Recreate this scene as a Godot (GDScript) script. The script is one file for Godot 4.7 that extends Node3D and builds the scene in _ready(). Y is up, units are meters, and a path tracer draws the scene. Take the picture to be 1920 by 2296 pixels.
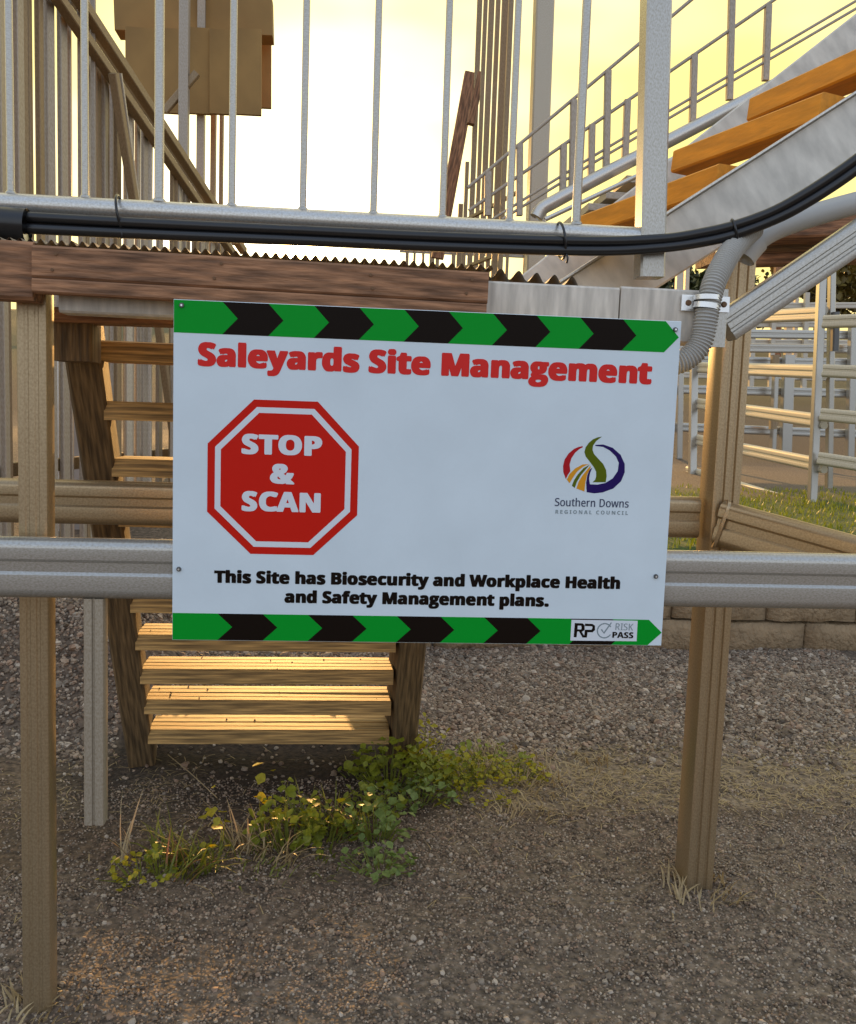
extends Node3D
# Cattle saleyards at sunset: a site sign fixed to a steel beam and a gate, a timber stair seen from behind, ramps, stairs and pens beyond.

const SUN := Vector3(-0.0455, 0.1575, -0.9865)
var M := {}
var rng := RandomNumberGenerator.new()
var bumps := FastNoiseLite.new()
var patches := FastNoiseLite.new()


# ---------------------------------------------------------------- naming
func tag(o: Node, label: String, category: String, group := "", kind := "") -> void:
	if label != "":
		o.set_meta("label", label)
	if category != "":
		o.set_meta("category", category)
	if group != "":
		o.set_meta("group", group)
	if kind != "":
		o.set_meta("kind", kind)


func numbered(called: String) -> String:
	if not has_node(NodePath(called)):
		return called
	var n := 1
	while has_node(NodePath("%s_%03d" % [called, n])):
		n += 1
	return "%s_%03d" % [called, n]


func part_name(parent: Node, called: String) -> String:
	if not parent.has_node(NodePath(called)):
		return called
	var n := 1
	while parent.has_node(NodePath("%s_%03d" % [called, n])):
		n += 1
	return "%s_%03d" % [called, n]


func thing(called: String, label: String, category: String, where: Vector3, group := "") -> Node3D:
	var o := Node3D.new()
	o.name = numbered(called)
	add_child(o, true)
	o.position = where
	tag(o, label, category, group)
	return o


func put(called: String, mesh: Mesh, m: Material, parent: Node3D, t := Transform3D()) -> MeshInstance3D:
	var o := MeshInstance3D.new()
	o.name = part_name(parent, called)
	o.mesh = mesh
	o.material_override = m
	parent.add_child(o, true)
	o.global_transform = t
	return o


# ---------------------------------------------------------------- shapes
func rect(h: float, w: float, c := 0.003) -> PackedVector2Array:
	var a := h / 2.0
	var b := w / 2.0
	return PackedVector2Array([Vector2(-a + c, -b), Vector2(a - c, -b), Vector2(a, -b + c), Vector2(a, b - c), Vector2(a - c, b), Vector2(-a + c, b), Vector2(-a, b - c), Vector2(-a, -b + c)])


func round_corners(h: float, w: float, r: float, steps := 5) -> PackedVector2Array:
	var out := PackedVector2Array()
	for q in 4:
		var cy := (h / 2.0 - r) * (1.0 if q < 1 or q == 3 else -1.0)
		var cz := (w / 2.0 - r) * (1.0 if q < 2 else -1.0)
		for k in steps + 1:
			var a := (q + float(k) / steps) * PI / 2.0
			out.append(Vector2(cy + cos(a) * r, cz + sin(a) * r))
	return out


func grooved(h: float, w: float, grooves: int, depth := 0.0025) -> PackedVector2Array:
	# a hollow section with shallow lengthwise grooves rolled into its front and back
	var out := PackedVector2Array()
	var a := h / 2.0
	var b := w / 2.0
	var c := minf(0.006, b * 0.3)
	for side in [1.0, -1.0]:
		out.append(Vector2((a) * side, (b - c) * side))
		out.append(Vector2((a - c * 0.3) * side, (b - c * 0.3) * side))
		out.append(Vector2((a - c) * side, b * side))
		for k in grooves:
			var y := a * (1.0 - 2.0 * (k + 1.0) / (grooves + 1.0))
			var g := a * 0.16
			out.append(Vector2((y + g) * side, b * side))
			out.append(Vector2((y + g * 0.5) * side, (b - depth) * side))
			out.append(Vector2((y - g * 0.5) * side, (b - depth) * side))
			out.append(Vector2((y - g) * side, b * side))
		out.append(Vector2((-a + c) * side, b * side))
		out.append(Vector2((-a + c * 0.3) * side, (b - c * 0.3) * side))
		out.append(Vector2((-a) * side, (b - c) * side))
	return out


func cattle_rail(h: float, w: float) -> PackedVector2Array:
	# rolled oval cattle rail: rounded top and bottom, a shallow waist along the middle
	var out := PackedVector2Array()
	var half := []
	var n := 8
	for k in n + 1:
		var a := PI / 2.0 * (1.0 - float(k) / n)
		half.append(Vector2(h / 2.0 - w * 0.42 + sin(a) * w * 0.42, cos(a) * w / 2.0))
	half.append(Vector2(h * 0.16, w * 0.485))
	half.append(Vector2(h * 0.11, w * 0.37))
	half.append(Vector2(-h * 0.05, w * 0.36))
	half.append(Vector2(-h * 0.10, w * 0.47))
	for k in n + 1:
		var a := PI / 2.0 * float(k) / n
		half.append(Vector2(-h / 2.0 + w * 0.42 - sin(a) * w * 0.42, cos(a) * w / 2.0))
	for p in half:
		out.append(p)
	for k in range(half.size() - 2, 0, -1):
		out.append(Vector2(half[k].x, -half[k].y))
	return out


func ccw(p: PackedVector2Array) -> PackedVector2Array:
	var s := 0.0
	for i in p.size():
		var q := p[(i + 1) % p.size()]
		s += p[i].x * q.y - q.x * p[i].y
	if s < 0:
		p = p.duplicate()
		p.reverse()
	return p


func extrude(profile: PackedVector2Array, length: float, soft := 0.9) -> ArrayMesh:
	# profile in (y, z), drawn out along +x
	var p := ccw(profile)
	var n := p.size()
	var st := SurfaceTool.new()
	st.begin(Mesh.PRIMITIVE_TRIANGLES)
	var en: Array[Vector2] = []
	for i in n:
		var e := (p[(i + 1) % n] - p[i]).normalized()
		en.append(Vector2(e.y, -e.x))
	for i in n:
		var j := (i + 1) % n
		var before := en[(i + n - 1) % n]
		var after := en[j]
		var na := (en[i] + before).normalized() if en[i].dot(before) > soft else en[i]
		var nb := (en[i] + after).normalized() if en[i].dot(after) > soft else en[i]
		var q := [Vector3(0, p[i].x, p[i].y), Vector3(length, p[i].x, p[i].y), Vector3(length, p[j].x, p[j].y), Vector3(0, p[j].x, p[j].y)]
		var nn := [Vector3(0, na.x, na.y), Vector3(0, na.x, na.y), Vector3(0, nb.x, nb.y), Vector3(0, nb.x, nb.y)]
		for k in [0, 1, 2, 0, 2, 3]:
			st.set_normal(nn[k])
			st.add_vertex(q[k])
	var tri := Geometry2D.triangulate_polygon(p)
	for end in 2:
		for t in range(0, tri.size(), 3):
			var ids := [tri[t], tri[t + 1], tri[t + 2]]
			var area := (p[ids[1]] - p[ids[0]]).cross(p[ids[2]] - p[ids[0]])
			if (area > 0) == (end == 1):
				ids.reverse()
			for k in ids:
				st.set_normal(Vector3(1.0 if end == 1 else -1.0, 0, 0))
				st.add_vertex(Vector3(length * end, p[k].x, p[k].y))
	return st.commit()


func along(a: Vector3, b: Vector3, front := Vector3(0, 0, 1)) -> Transform3D:
	# local x from a to b, local z as near to front as can be
	var x := (b - a).normalized()
	var y := front.cross(x).normalized()
	var z := x.cross(y).normalized()
	return Transform3D(Basis(x, y, z), a)


func bar(called: String, parent: Node3D, a: Vector3, b: Vector3, profile: PackedVector2Array, m: Material, front := Vector3(0, 0, 1)) -> MeshInstance3D:
	return put(called, extrude(profile, (b - a).length()), m, parent, along(a, b, front))


func tube(points: PackedVector3Array, radius: float, seg := 12, ripple := 0.0, pitch := 0.0) -> ArrayMesh:
	var curve := Curve3D.new()
	for i in points.size():
		var before := points[maxi(i - 1, 0)]
		var after := points[mini(i + 1, points.size() - 1)]
		var d := (after - before) / 6.0
		curve.add_point(points[i], -d, d)
	curve.bake_interval = 0.004
	var length := curve.get_baked_length()
	var step := pitch / 5.0 if pitch > 0 else clampf(length / 120.0, 0.004, 0.03)
	var n := int(length / step) + 1
	var st := SurfaceTool.new()
	st.begin(Mesh.PRIMITIVE_TRIANGLES)
	var up := Vector3(0, 0, 1)
	var last := Vector3.ZERO
	for i in n + 1:
		var s := length * i / n
		var at := curve.sample_baked(s, true)
		var ahead := curve.sample_baked(minf(s + 0.003, length), true)
		var behind := curve.sample_baked(maxf(s - 0.003, 0.0), true)
		var dir := (ahead - behind).normalized()
		if dir.length() < 0.5:
			dir = last
		last = dir
		if absf(up.dot(dir)) > 0.95:
			up = Vector3(0, 1, 0)
		up = (up - dir * up.dot(dir)).normalized()
		var side := dir.cross(up)
		var r := radius
		var slope := 0.0
		if pitch > 0:
			r += ripple * sin(TAU * s / pitch)
			slope = ripple * TAU / pitch * cos(TAU * s / pitch)
		for k in seg:
			var a := TAU * k / seg
			var out := up * cos(a) + side * sin(a)
			st.set_normal((out - dir * slope).normalized())
			st.add_vertex(at + out * r)
	for i in n:
		for k in seg:
			var a := i * seg + k
			var b := i * seg + (k + 1) % seg
			for q in [a, b + seg, b, a, a + seg, b + seg]:
				st.add_index(q)
	for end in 2:
		var first := n * seg * end
		for k in range(1, seg - 1):
			var ids := [first, first + k, first + k + 1]
			if end == 0:
				ids.reverse()
			for q in ids:
				st.add_index(q)
	return st.commit()


func ring(at: Vector3, axis: Vector3, radius: Vector2, wire: float) -> ArrayMesh:
	# an oval loop of flat tie round a bundle; radius.x sideways, radius.y up
	var side := Vector3.UP.cross(axis).normalized()
	var up := axis.cross(side).normalized()
	var pts := PackedVector3Array()
	for k in 25:
		var a := TAU * k / 24.0
		pts.append(at + side * cos(a) * radius.x + up * sin(a) * radius.y)
	return tube(pts, wire, 8)


func plate(points: PackedVector2Array, thick: float) -> ArrayMesh:
	# a flat cut-out whose front lies at z = thick
	var p := ccw(points)
	var st := SurfaceTool.new()
	st.begin(Mesh.PRIMITIVE_TRIANGLES)
	var tri := Geometry2D.triangulate_polygon(p)
	for t in range(0, tri.size(), 3):
		var ids := [tri[t], tri[t + 1], tri[t + 2]]
		if (p[ids[1]] - p[ids[0]]).cross(p[ids[2]] - p[ids[0]]) > 0:
			ids.reverse()
		for k in ids:
			st.set_normal(Vector3(0, 0, 1))
			st.add_vertex(Vector3(p[k].x, p[k].y, thick))
	for i in p.size():
		var j := (i + 1) % p.size()
		var e := (p[j] - p[i]).normalized()
		var q := [Vector3(p[i].x, p[i].y, thick), Vector3(p[j].x, p[j].y, thick), Vector3(p[j].x, p[j].y, 0), Vector3(p[i].x, p[i].y, 0)]
		for k in [0, 1, 2, 0, 2, 3]:
			st.set_normal(Vector3(e.y, -e.x, 0))
			st.add_vertex(q[k])
	return st.commit()


func waves(width: float, depth: float, pitch: float, amp: float) -> ArrayMesh:
	# a corrugated sheet: waves along x, running back along -z
	var st := SurfaceTool.new()
	st.begin(Mesh.PRIMITIVE_TRIANGLES)
	var n := int(width / pitch * 14.0)
	for i in n:
		for k in [0, 2, 1, 0, 3, 2, 4, 5, 6, 4, 6, 7]:
			var x := width * (i + (1 if k in [1, 2, 5, 6] else 0)) / n
			var z := -depth if k in [2, 3, 6, 7] else 0.0
			var a := TAU * x / pitch
			var lift := 0.0008 if k < 4 else 0.0
			var nrm := Vector3(-amp * TAU / pitch * cos(a), 1, 0).normalized()
			st.set_normal(nrm if k < 4 else -nrm)
			st.add_vertex(Vector3(x, amp * sin(a) + lift, z))
	return st.commit()


# ---------------------------------------------------------------- materials
func lin(r: float, g: float, b: float) -> Color:
	return Color(r, g, b).linear_to_srgb()


func noise_tex(freq: float, low: float, high: float, octaves: int, seed_: int, kind := FastNoiseLite.TYPE_SIMPLEX_SMOOTH) -> NoiseTexture2D:
	var f := FastNoiseLite.new()
	f.noise_type = kind
	f.frequency = freq
	f.fractal_octaves = octaves
	f.seed = seed_
	var t := NoiseTexture2D.new()
	t.noise = f
	t.width = 512
	t.height = 512
	t.seamless = true
	var g := Gradient.new()
	g.set_color(0, Color(low, low, low))
	g.set_color(1, Color(high, high, high))
	t.color_ramp = g
	return t


func surface(called: String, c: Color, rough: float, metal := 0.0, tex: Texture2D = null, scale_ := Vector3.ONE, bump: Texture2D = null, relief := 0.0) -> StandardMaterial3D:
	var m := StandardMaterial3D.new()
	m.resource_name = called
	m.albedo_color = c
	m.roughness = rough
	m.metallic = metal
	if tex or bump:
		m.uv1_triplanar = true
		m.uv1_scale = scale_
	if tex:
		m.albedo_texture = tex
	if bump:
		m.heightmap_enabled = true
		m.heightmap_texture = bump
		m.heightmap_scale = relief
	M[called] = m
	return m


func make_materials() -> void:
	var spangle := noise_tex(0.035, 0.74, 1.0, 5, 3)
	spangle.color_ramp.set_color(0, Color(0.8, 0.76, 0.69))
	spangle.color_ramp.add_point(0.3, Color(0.88, 0.87, 0.85))
	var streak := noise_tex(0.012, 0.45, 1.0, 5, 11)
	var coarse := noise_tex(0.008, 0.84, 1.0, 5, 7)
	var drips := noise_tex(0.012, 0.78, 1.0, 6, 17)
	var grain := noise_tex(0.02, 0.0, 1.0, 4, 21)
	var grit := noise_tex(0.12, 0.0, 1.0, 5, 51)
	var mottle := noise_tex(0.02, 0.72, 1.0, 3, 41)
	surface("galvanised", lin(0.52, 0.51, 0.48), 0.27, 0.6, spangle, Vector3(8, 16, 16))
	surface("galvanised_bright", lin(0.68, 0.67, 0.64), 0.28, 0.65, spangle, Vector3(9, 13, 13))
	surface("galvanised_dull", lin(0.5, 0.44, 0.35), 0.4, 0.5, spangle, Vector3(8, 12, 12))
	surface("galvanised_stained", lin(0.74, 0.68, 0.59), 0.6, 0.15, drips, Vector3(7, 1.2, 7), grain, 0.02)
	surface("galvanised_plate", lin(0.7, 0.66, 0.58), 0.55, 0.2, coarse, Vector3(5, 2.5, 5), grain, 0.02)
	surface("galvanised_old", lin(0.5, 0.385, 0.24), 0.33, 0.65, spangle, Vector3(8, 10, 10))
	surface("pen_rail", lin(0.68, 0.62, 0.5), 0.55, 0.2, spangle, Vector3(3, 9, 9))
	surface("timber", lin(0.3, 0.19, 0.085), 0.75, 0.0, streak, Vector3(0.9, 12, 12), grain, 0.12)
	surface("timber_tread", lin(0.78, 0.48, 0.17), 0.65, 0.0, streak, Vector3(0.7, 14, 14), grain, 0.06)
	surface("timber_dark", lin(0.52, 0.255, 0.125), 0.8, 0.0, streak, Vector3(1.1, 9, 9), grain, 0.15)
	surface("timber_painted_glow", lin(0.8, 0.3, 0.012), 0.6, 0.0, coarse, Vector3(1.5, 10, 10), grain, 0.03)  # bounced sun glow on the treads, put into the albedo
	surface("roof_board", lin(0.36, 0.21, 0.065), 0.8, 0.0, coarse, Vector3(0.4, 0.4, 0.4))
	surface("iron_sheet", lin(0.4, 0.33, 0.25), 0.5, 0.3, coarse, Vector3(3, 3, 3))
	surface("slat_grey", lin(0.46, 0.4, 0.33), 0.5, 0.3, spangle, Vector3(2.5, 9, 9))
	surface("slat_brown", lin(0.36, 0.26, 0.15), 0.6, 0.2, spangle, Vector3(2.5, 9, 9))
	surface("slat_pale", lin(0.64, 0.58, 0.49), 0.5, 0.35, spangle, Vector3(2.5, 9, 9))
	surface("sheet_grey", lin(0.42, 0.39, 0.36), 0.6, 0.15, coarse, Vector3(0.8, 0.8, 0.8))
	surface("black_plastic", lin(0.012, 0.012, 0.013), 0.28)
	surface("grey_plastic", lin(0.42, 0.41, 0.38), 0.45)
	surface("clamp_steel", lin(0.75, 0.76, 0.76), 0.3, 0.8)
	surface("screw_steel", lin(0.12, 0.12, 0.12), 0.4, 0.7)
	surface("rust", lin(0.16, 0.085, 0.04), 0.8)
	surface("sign_white", lin(0.68, 0.77, 0.82), 0.4, 0.0, noise_tex(0.006, 0.965, 1.0, 6, 77), Vector3(1.6, 1.6, 1.6))
	surface("print_green", lin(0.001, 0.3, 0.022), 0.42)
	surface("print_black", lin(0.008, 0.004, 0.002), 0.45)
	surface("print_red", lin(0.58, 0.014, 0.006), 0.42)
	surface("print_title_red", lin(0.66, 0.03, 0.025), 0.38)
	surface("print_white", lin(0.68, 0.72, 0.76), 0.42)
	surface("print_navy", lin(0.02, 0.008, 0.1), 0.38)
	surface("print_crimson", lin(0.42, 0.012, 0.018), 0.38)
	surface("print_olive", lin(0.1, 0.13, 0.004), 0.38)
	surface("print_ochre", lin(0.68, 0.3, 0.02), 0.38)
	surface("print_slate", lin(0.05, 0.06, 0.11), 0.4)
	surface("print_grey", lin(0.24, 0.29, 0.31), 0.4)
	surface("sandstone", lin(0.34, 0.235, 0.13), 0.9, 0.0, coarse, Vector3(2.5, 2.5, 2.5), grain, 1.2)
	var g := surface("earth", Color.WHITE, 0.95, 0.0, noise_tex(0.07, 0.4, 1.0, 6, 31), Vector3(0.9, 0.9, 0.9), grit, 0.6)
	g.vertex_color_use_as_albedo = true
	var s := surface("stone", Color.WHITE, 0.85)
	s.vertex_color_use_as_albedo = true
	for l in [["leaf_green", Color(0.3, 0.34, 0.025), Color(0.6, 0.6, 0.015)], ["leaf_yellow", Color(0.55, 0.5, 0.03), Color(0.85, 0.72, 0.02)], ["leaf_blue_green", Color(0.24, 0.33, 0.08), Color(0.32, 0.4, 0.03)], ["blade_green", Color(0.24, 0.27, 0.035), Color(0.45, 0.42, 0.02)], ["blade_straw", Color(0.55, 0.42, 0.22), Color(0.35, 0.25, 0.08)], ["blade_rust", Color(0.42, 0.19, 0.06), Color(0.35, 0.14, 0.02)], ["crown_gold", Color(0.2, 0.14, 0.02), Color(0.3, 0.2, 0.02)], ["crown_dark", Color(0.06, 0.07, 0.02), Color(0.08, 0.09, 0.01)]]:
		var m := surface(l[0], l[1].linear_to_srgb(), 0.55, 0.0, mottle, Vector3(9, 9, 9))
		m.cull_mode = BaseMaterial3D.CULL_DISABLED
		m.backlight_enabled = true
		m.backlight = l[2].linear_to_srgb()
	for called in M:
		if called.begins_with("print") or called == "sign_white":
			M[called].metallic_specular = 0.22
	surface("bark", lin(0.12, 0.09, 0.06), 0.9)


# ---------------------------------------------------------------- sky and sun
func make_sky() -> ImageTexture:
	var w := 1024
	var h := 512
	var img := Image.create(w, h, false, Image.FORMAT_RGBAF)
	var cloud := FastNoiseLite.new()
	cloud.seed = 5
	cloud.frequency = 1.3
	cloud.fractal_octaves = 4
	for j in h:
		var el := PI / 2.0 - PI * (j + 0.5) / h
		for i in w:
			var az := TAU * (i + 0.5) / w
			var d := Vector3(sin(az) * cos(el), sin(el), -cos(az) * cos(el))
			var c := Vector3(0.13, 0.115, 0.09)
			if el > 0:
				var ang := rad_to_deg(acos(clampf(d.dot(SUN.normalized()), -1, 1)))
				var warm := 1.0 - smoothstep(25.0, 115.0, ang)
				var blue := Vector3(0.84, 0.91, 1.0).lerp(Vector3(0.48, 0.62, 0.88), smoothstep(0.1, 0.9, d.y))
				var gold := Vector3(1.06, 0.87, 0.25).lerp(Vector3(1.0, 0.9, 0.5), smoothstep(0.2, 0.8, d.y))
				c = blue.lerp(gold, warm)
				c += Vector3(1.0, 1.0, 1.0) * exp(-pow(ang / 10.0, 2.0)) + Vector3(0.4, 0.36, 0.22) * exp(-ang / 14.0) + Vector3(3.0, 2.3, 1.2) * exp(-ang / 3.5) + Vector3(40.0, 26.0, 9.0) * exp(-pow(ang / 1.1, 2.0))
				var n := cloud.get_noise_3d(d.x * 1.5, d.y * 5.0, d.z * 1.5)
				c *= 1.0 + 0.16 * n
				c = c.lerp(c * Vector3(1.0, 0.94, 1.6), clampf(n * 1.6, 0.0, 1.0) * warm)
			img.set_pixel(i, j, Color(c.x, c.y, c.z))
	return ImageTexture.create_from_image(img)


func make_view() -> void:
	var cam := Camera3D.new()
	cam.name = "camera"
	cam.transform = Transform3D(Basis(Vector3(0.99501, 0.03439, 0.09364), Vector3(-0.0242, 0.99387, -0.10786), Vector3(-0.09677, 0.10506, 0.98975)).orthonormalized(), Vector3(0, 1.2, 0))
	cam.fov = 57.86
	cam.near = 0.05
	cam.far = 900.0
	add_child(cam)
	cam.current = true
	var sky := Sky.new()
	var pano := PanoramaSkyMaterial.new()
	pano.panorama = make_sky()
	sky.sky_material = pano
	var e := Environment.new()
	e.background_mode = Environment.BG_SKY
	e.sky = sky
	e.tonemap_mode = Environment.TONE_MAPPER_LINEAR
	e.tonemap_exposure = 1.28
	e.sdfgi_enabled = true
	e.ssao_enabled = true
	e.ssil_enabled = true
	var world := WorldEnvironment.new()
	world.name = "daylight"
	world.environment = e
	add_child(world)
	var sun := DirectionalLight3D.new()
	sun.name = "sun"
	sun.light_color = Color(1.0, 0.76, 0.45)
	sun.light_energy = 1.6
	sun.light_angular_distance = 0.5
	sun.shadow_enabled = true
	sun.transform = Transform3D(Basis.looking_at(-SUN.normalized(), Vector3.UP), Vector3(0, 20, 0))
	add_child(sun)


# ---------------------------------------------------------------- ground
func ground_height(x: float, z: float) -> float:
	var y := bumps.get_noise_2d(x * 1.6, z * 1.6) * 0.02 + bumps.get_noise_2d(x * 9.0, z * 9.0) * 0.006
	var back := -z - 4.86
	var bank := smoothstep(-0.15, 0.05, x)
	var left := 0.1 * clampf(-z - 3.9, 0.0, 4.4)
	var shade_mound := lerpf(0.42, 0.22, smoothstep(-0.78, -0.62, x)) * smoothstep(3.15, 3.7, -z) * (1.0 - smoothstep(0.2, 0.5, x))  # added rise, shaped to shade the soil under the stair and foreground
	var right := 0.0
	if back > 0.0:
		right = 0.5 + 0.02 * minf(back, 7.0)  # terrace raised with the wall to lengthen its shadow
	y += lerpf(left + shade_mound, right, bank if back > 0.0 else smoothstep(0.2, 0.5, x))
	if back > 0.0:
		y += 0.14 * clampf(back - 7.0, 0.0, 34.0)
		y += bumps.get_noise_2d(x * 0.2, z * 0.2) * 0.5 * clampf((back - 12.0) / 20.0, 0.0, 1.0)
	return y


func zone(x: float, z: float) -> Dictionary:
	# how much of gravel, straw and turf lies at a place
	var n := patches.get_noise_2d(x * 2.2, z * 2.2)
	var n2 := patches.get_noise_2d(x * 7.0 + 40.0, z * 7.0)
	var gravel := 0.0
	var straw := 0.0
	var turf := 0.0
	if z < -4.86:
		turf = (1.0 - smoothstep(7.6, 9.2, -z + n * 1.2)) * smoothstep(0.2, 0.6, x + n * 0.2)
		gravel = (1.0 - turf) * (1.0 - smoothstep(13.0, 15.0, -z))
	else:
		gravel = smoothstep(3.02, 3.3, -z + n * 0.2 + n2 * 0.1)
		if x < 0.3 and x > -0.75:
			gravel *= smoothstep(3.25, 3.6, -z + n * 0.15)
		gravel = maxf(gravel, 0.85 * smoothstep(-0.15, 0.4, x + n * 0.25 + (z + 2.6) * 0.5) * smoothstep(-2.72, -2.5, z + n2 * 0.08))
		gravel = maxf(gravel, 0.6 * smoothstep(-2.42, -2.2, z + n * 0.1))
		straw = smoothstep(0.1, 0.5, x) * smoothstep(2.62, 2.8, -z + n2 * 0.1) * (1.0 - smoothstep(3.1, 3.35, -z + n * 0.2)) * clampf(0.75 + n2, 0.0, 1.0)
		straw = maxf(straw, 0.3 * (1.0 - smoothstep(-0.6, -0.2, x)) * smoothstep(2.5, 2.7, -z) * (1.0 - smoothstep(2.9, 3.2, -z)) * clampf(0.7 + n * 1.4, 0.0, 1.0))
	return {"gravel": gravel, "straw": straw, "turf": turf}


func make_ground() -> void:
	var xs: Array[float] = []
	var zs: Array[float] = []
	for v in [-400.0, -150.0, -60.0, -30.0, -18.0, -11.0, -7.0, -4.5, -3.0]:
		xs.append(v)
	for i in 92:
		xs.append(-2.4 + i * 0.06)
	for v in [3.3, 3.8, 4.5, 5.5, 7.0, 9.0, 12.0, 18.0, 30.0, 60.0, 150.0, 400.0]:
		xs.append(v)
	for v in [60.0, 30.0, 12.0, 6.0, 3.0, 1.5, 0.5, -0.3, -0.9]:
		zs.append(v)
	for i in 66:
		zs.append(-1.2 - i * 0.055)
	for v in [-4.84, -4.861, -5.0, -5.3, -5.7, -6.2, -6.8, -7.5, -8.2, -9.0, -10.0, -11.0, -12.0, -13.5, -15.0, -17.0, -20.0, -24.0, -29.0, -35.0, -41.0, -48.0, -70.0, -120.0, -250.0, -500.0]:
		zs.append(v)
	var st := SurfaceTool.new()
	st.begin(Mesh.PRIMITIVE_TRIANGLES)
	for z in zs:
		for x in xs:
			var k := zone(x, z)
			var c := Color(0.22, 0.15, 0.092)
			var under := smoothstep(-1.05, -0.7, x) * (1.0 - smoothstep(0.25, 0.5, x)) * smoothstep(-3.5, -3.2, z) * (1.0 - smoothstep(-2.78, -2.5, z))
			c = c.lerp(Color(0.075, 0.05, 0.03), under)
			c = c.lerp(Color(0.25, 0.185, 0.13) if z < -2.9 else Color(0.34, 0.265, 0.195), k.gravel)
			c = c.lerp(Color(0.55, 0.43, 0.29), k.straw * 0.85)
			c = c.lerp(Color(0.09, 0.15, 0.02), k.turf)
			if z < -13.0:
				c = Color(0.2, 0.13, 0.08).lerp(Color(0.17, 0.15, 0.07), smoothstep(14.0, 22.0, -z))
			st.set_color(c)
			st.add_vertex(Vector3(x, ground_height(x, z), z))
	var w := xs.size()
	for j in zs.size() - 1:
		for i in w - 1:
			var a := j * w + i
			for q in [a, a + w, a + 1, a + 1, a + w, a + w + 1]:
				st.add_index(q)
	st.generate_normals()
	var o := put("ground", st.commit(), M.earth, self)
	tag(o, "bare brown earth of the yard with gravel rising to a grassy bank", "", "", "structure")


func pebble(seed_: int) -> ArrayMesh:
	var f := FastNoiseLite.new()
	f.seed = seed_
	f.frequency = 0.9
	var st := SurfaceTool.new()
	st.begin(Mesh.PRIMITIVE_TRIANGLES)
	st.set_smooth_group(-1)
	var rows := 3
	var cols := 6
	var pt := func(j: int, i: int) -> Vector3:
		var th := PI * j / rows
		var ph := TAU * (i % cols) / cols + j * 0.5
		var d := Vector3(sin(th) * cos(ph), cos(th), sin(th) * sin(ph))
		return d * (0.8 + 0.5 * f.get_noise_3dv(d * 1.7)) * Vector3(0.62, 0.4, 0.5)
	for j in rows:
		for i in cols:
			var a: Vector3 = pt.call(j, i)
			var b: Vector3 = pt.call(j, i + 1)
			var c: Vector3 = pt.call(j + 1, i + 1)
			var d: Vector3 = pt.call(j + 1, i)
			for v in [a, b, c] if j > 0 else []:
				st.add_vertex(v)
			for v in [a, c, d]:
				st.add_vertex(v)
	st.generate_normals()
	return st.commit()


func scatter(called: String, mesh: Mesh, m: Material, spots: Array, tints: Array, label: String, category: String) -> void:
	var mm := MultiMesh.new()
	mm.transform_format = MultiMesh.TRANSFORM_3D
	mm.use_colors = tints.size() > 0
	mm.mesh = mesh
	mm.instance_count = spots.size()
	for i in spots.size():
		mm.set_instance_transform(i, spots[i])
		if tints.size():
			mm.set_instance_color(i, tints[i])
	var o := MultiMeshInstance3D.new()
	o.name = numbered(called)
	o.multimesh = mm
	o.material_override = m
	add_child(o, true)
	tag(o, label, category, "", "stuff")


func make_gravel() -> void:
	var tones := [Color(0.33, 0.245, 0.17), Color(0.21, 0.155, 0.105), Color(0.36, 0.28, 0.2), Color(0.16, 0.12, 0.085), Color(0.29, 0.195, 0.13), Color(0.42, 0.35, 0.27)]
	for v in 3:
		var spots := []
		var tints := []
		for i in 110000:
			var x := rng.randf_range(-2.0, 2.7)
			var near := i % 5 < 3
			var z := -sqrt(rng.randf_range(1.3, 8.7)) if near else -sqrt(rng.randf_range(8.7, 23.0))
			if rng.randf() > (0.3 if near else 0.04) + zone(x, z).gravel:
				continue
			var size := rng.randf_range(0.007, 0.018) * (1.15 if not near else 0.5)
			if rng.randf() < 0.05:
				size *= rng.randf_range(1.4, 2.4)
			var b := Basis.from_euler(Vector3(rng.randf_range(-0.6, 0.6), rng.randf() * TAU, rng.randf_range(-0.6, 0.6))).scaled(Vector3.ONE * size)
			spots.append(Transform3D(b, Vector3(x, ground_height(x, z) + size * 0.12, z)))
			tints.append(tones[rng.randi() % 6] * rng.randf_range(0.45, 1.15))
		scatter("gravel", pebble(v + 1), M.stone, spots, tints, ["loose grey brown gravel spread below the stone edging", "finer dark gravel mixed through the yard surface", "pale angular gravel scattered over the yard"][v], "gravel")


func blade(length: float, width: float, bend: float) -> ArrayMesh:
	var st := SurfaceTool.new()
	st.begin(Mesh.PRIMITIVE_TRIANGLES)
	add_blade(st, Transform3D(), length, width, bend)
	st.generate_normals()
	return st.commit()


func add_blade(st: SurfaceTool, t: Transform3D, length: float, width: float, bend: float) -> void:
	var n := 4
	var prev: Array[Vector3] = []
	for k in n + 1:
		var s := float(k) / n
		var c := Vector3(0, sin(s * bend) / maxf(bend, 0.01) * length, (1.0 - cos(s * bend)) / maxf(bend, 0.01) * length)
		var w := width * (1.0 - s * s) * 0.5 + 0.0002
		var row: Array[Vector3] = [t * (c + Vector3(-w, 0, 0)), t * (c + Vector3(w, 0, 0))]
		if k > 0:
			for v in [prev[0], row[0], row[1], prev[0], row[1], prev[1]]:
				st.add_vertex(v)
		prev = row


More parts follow.
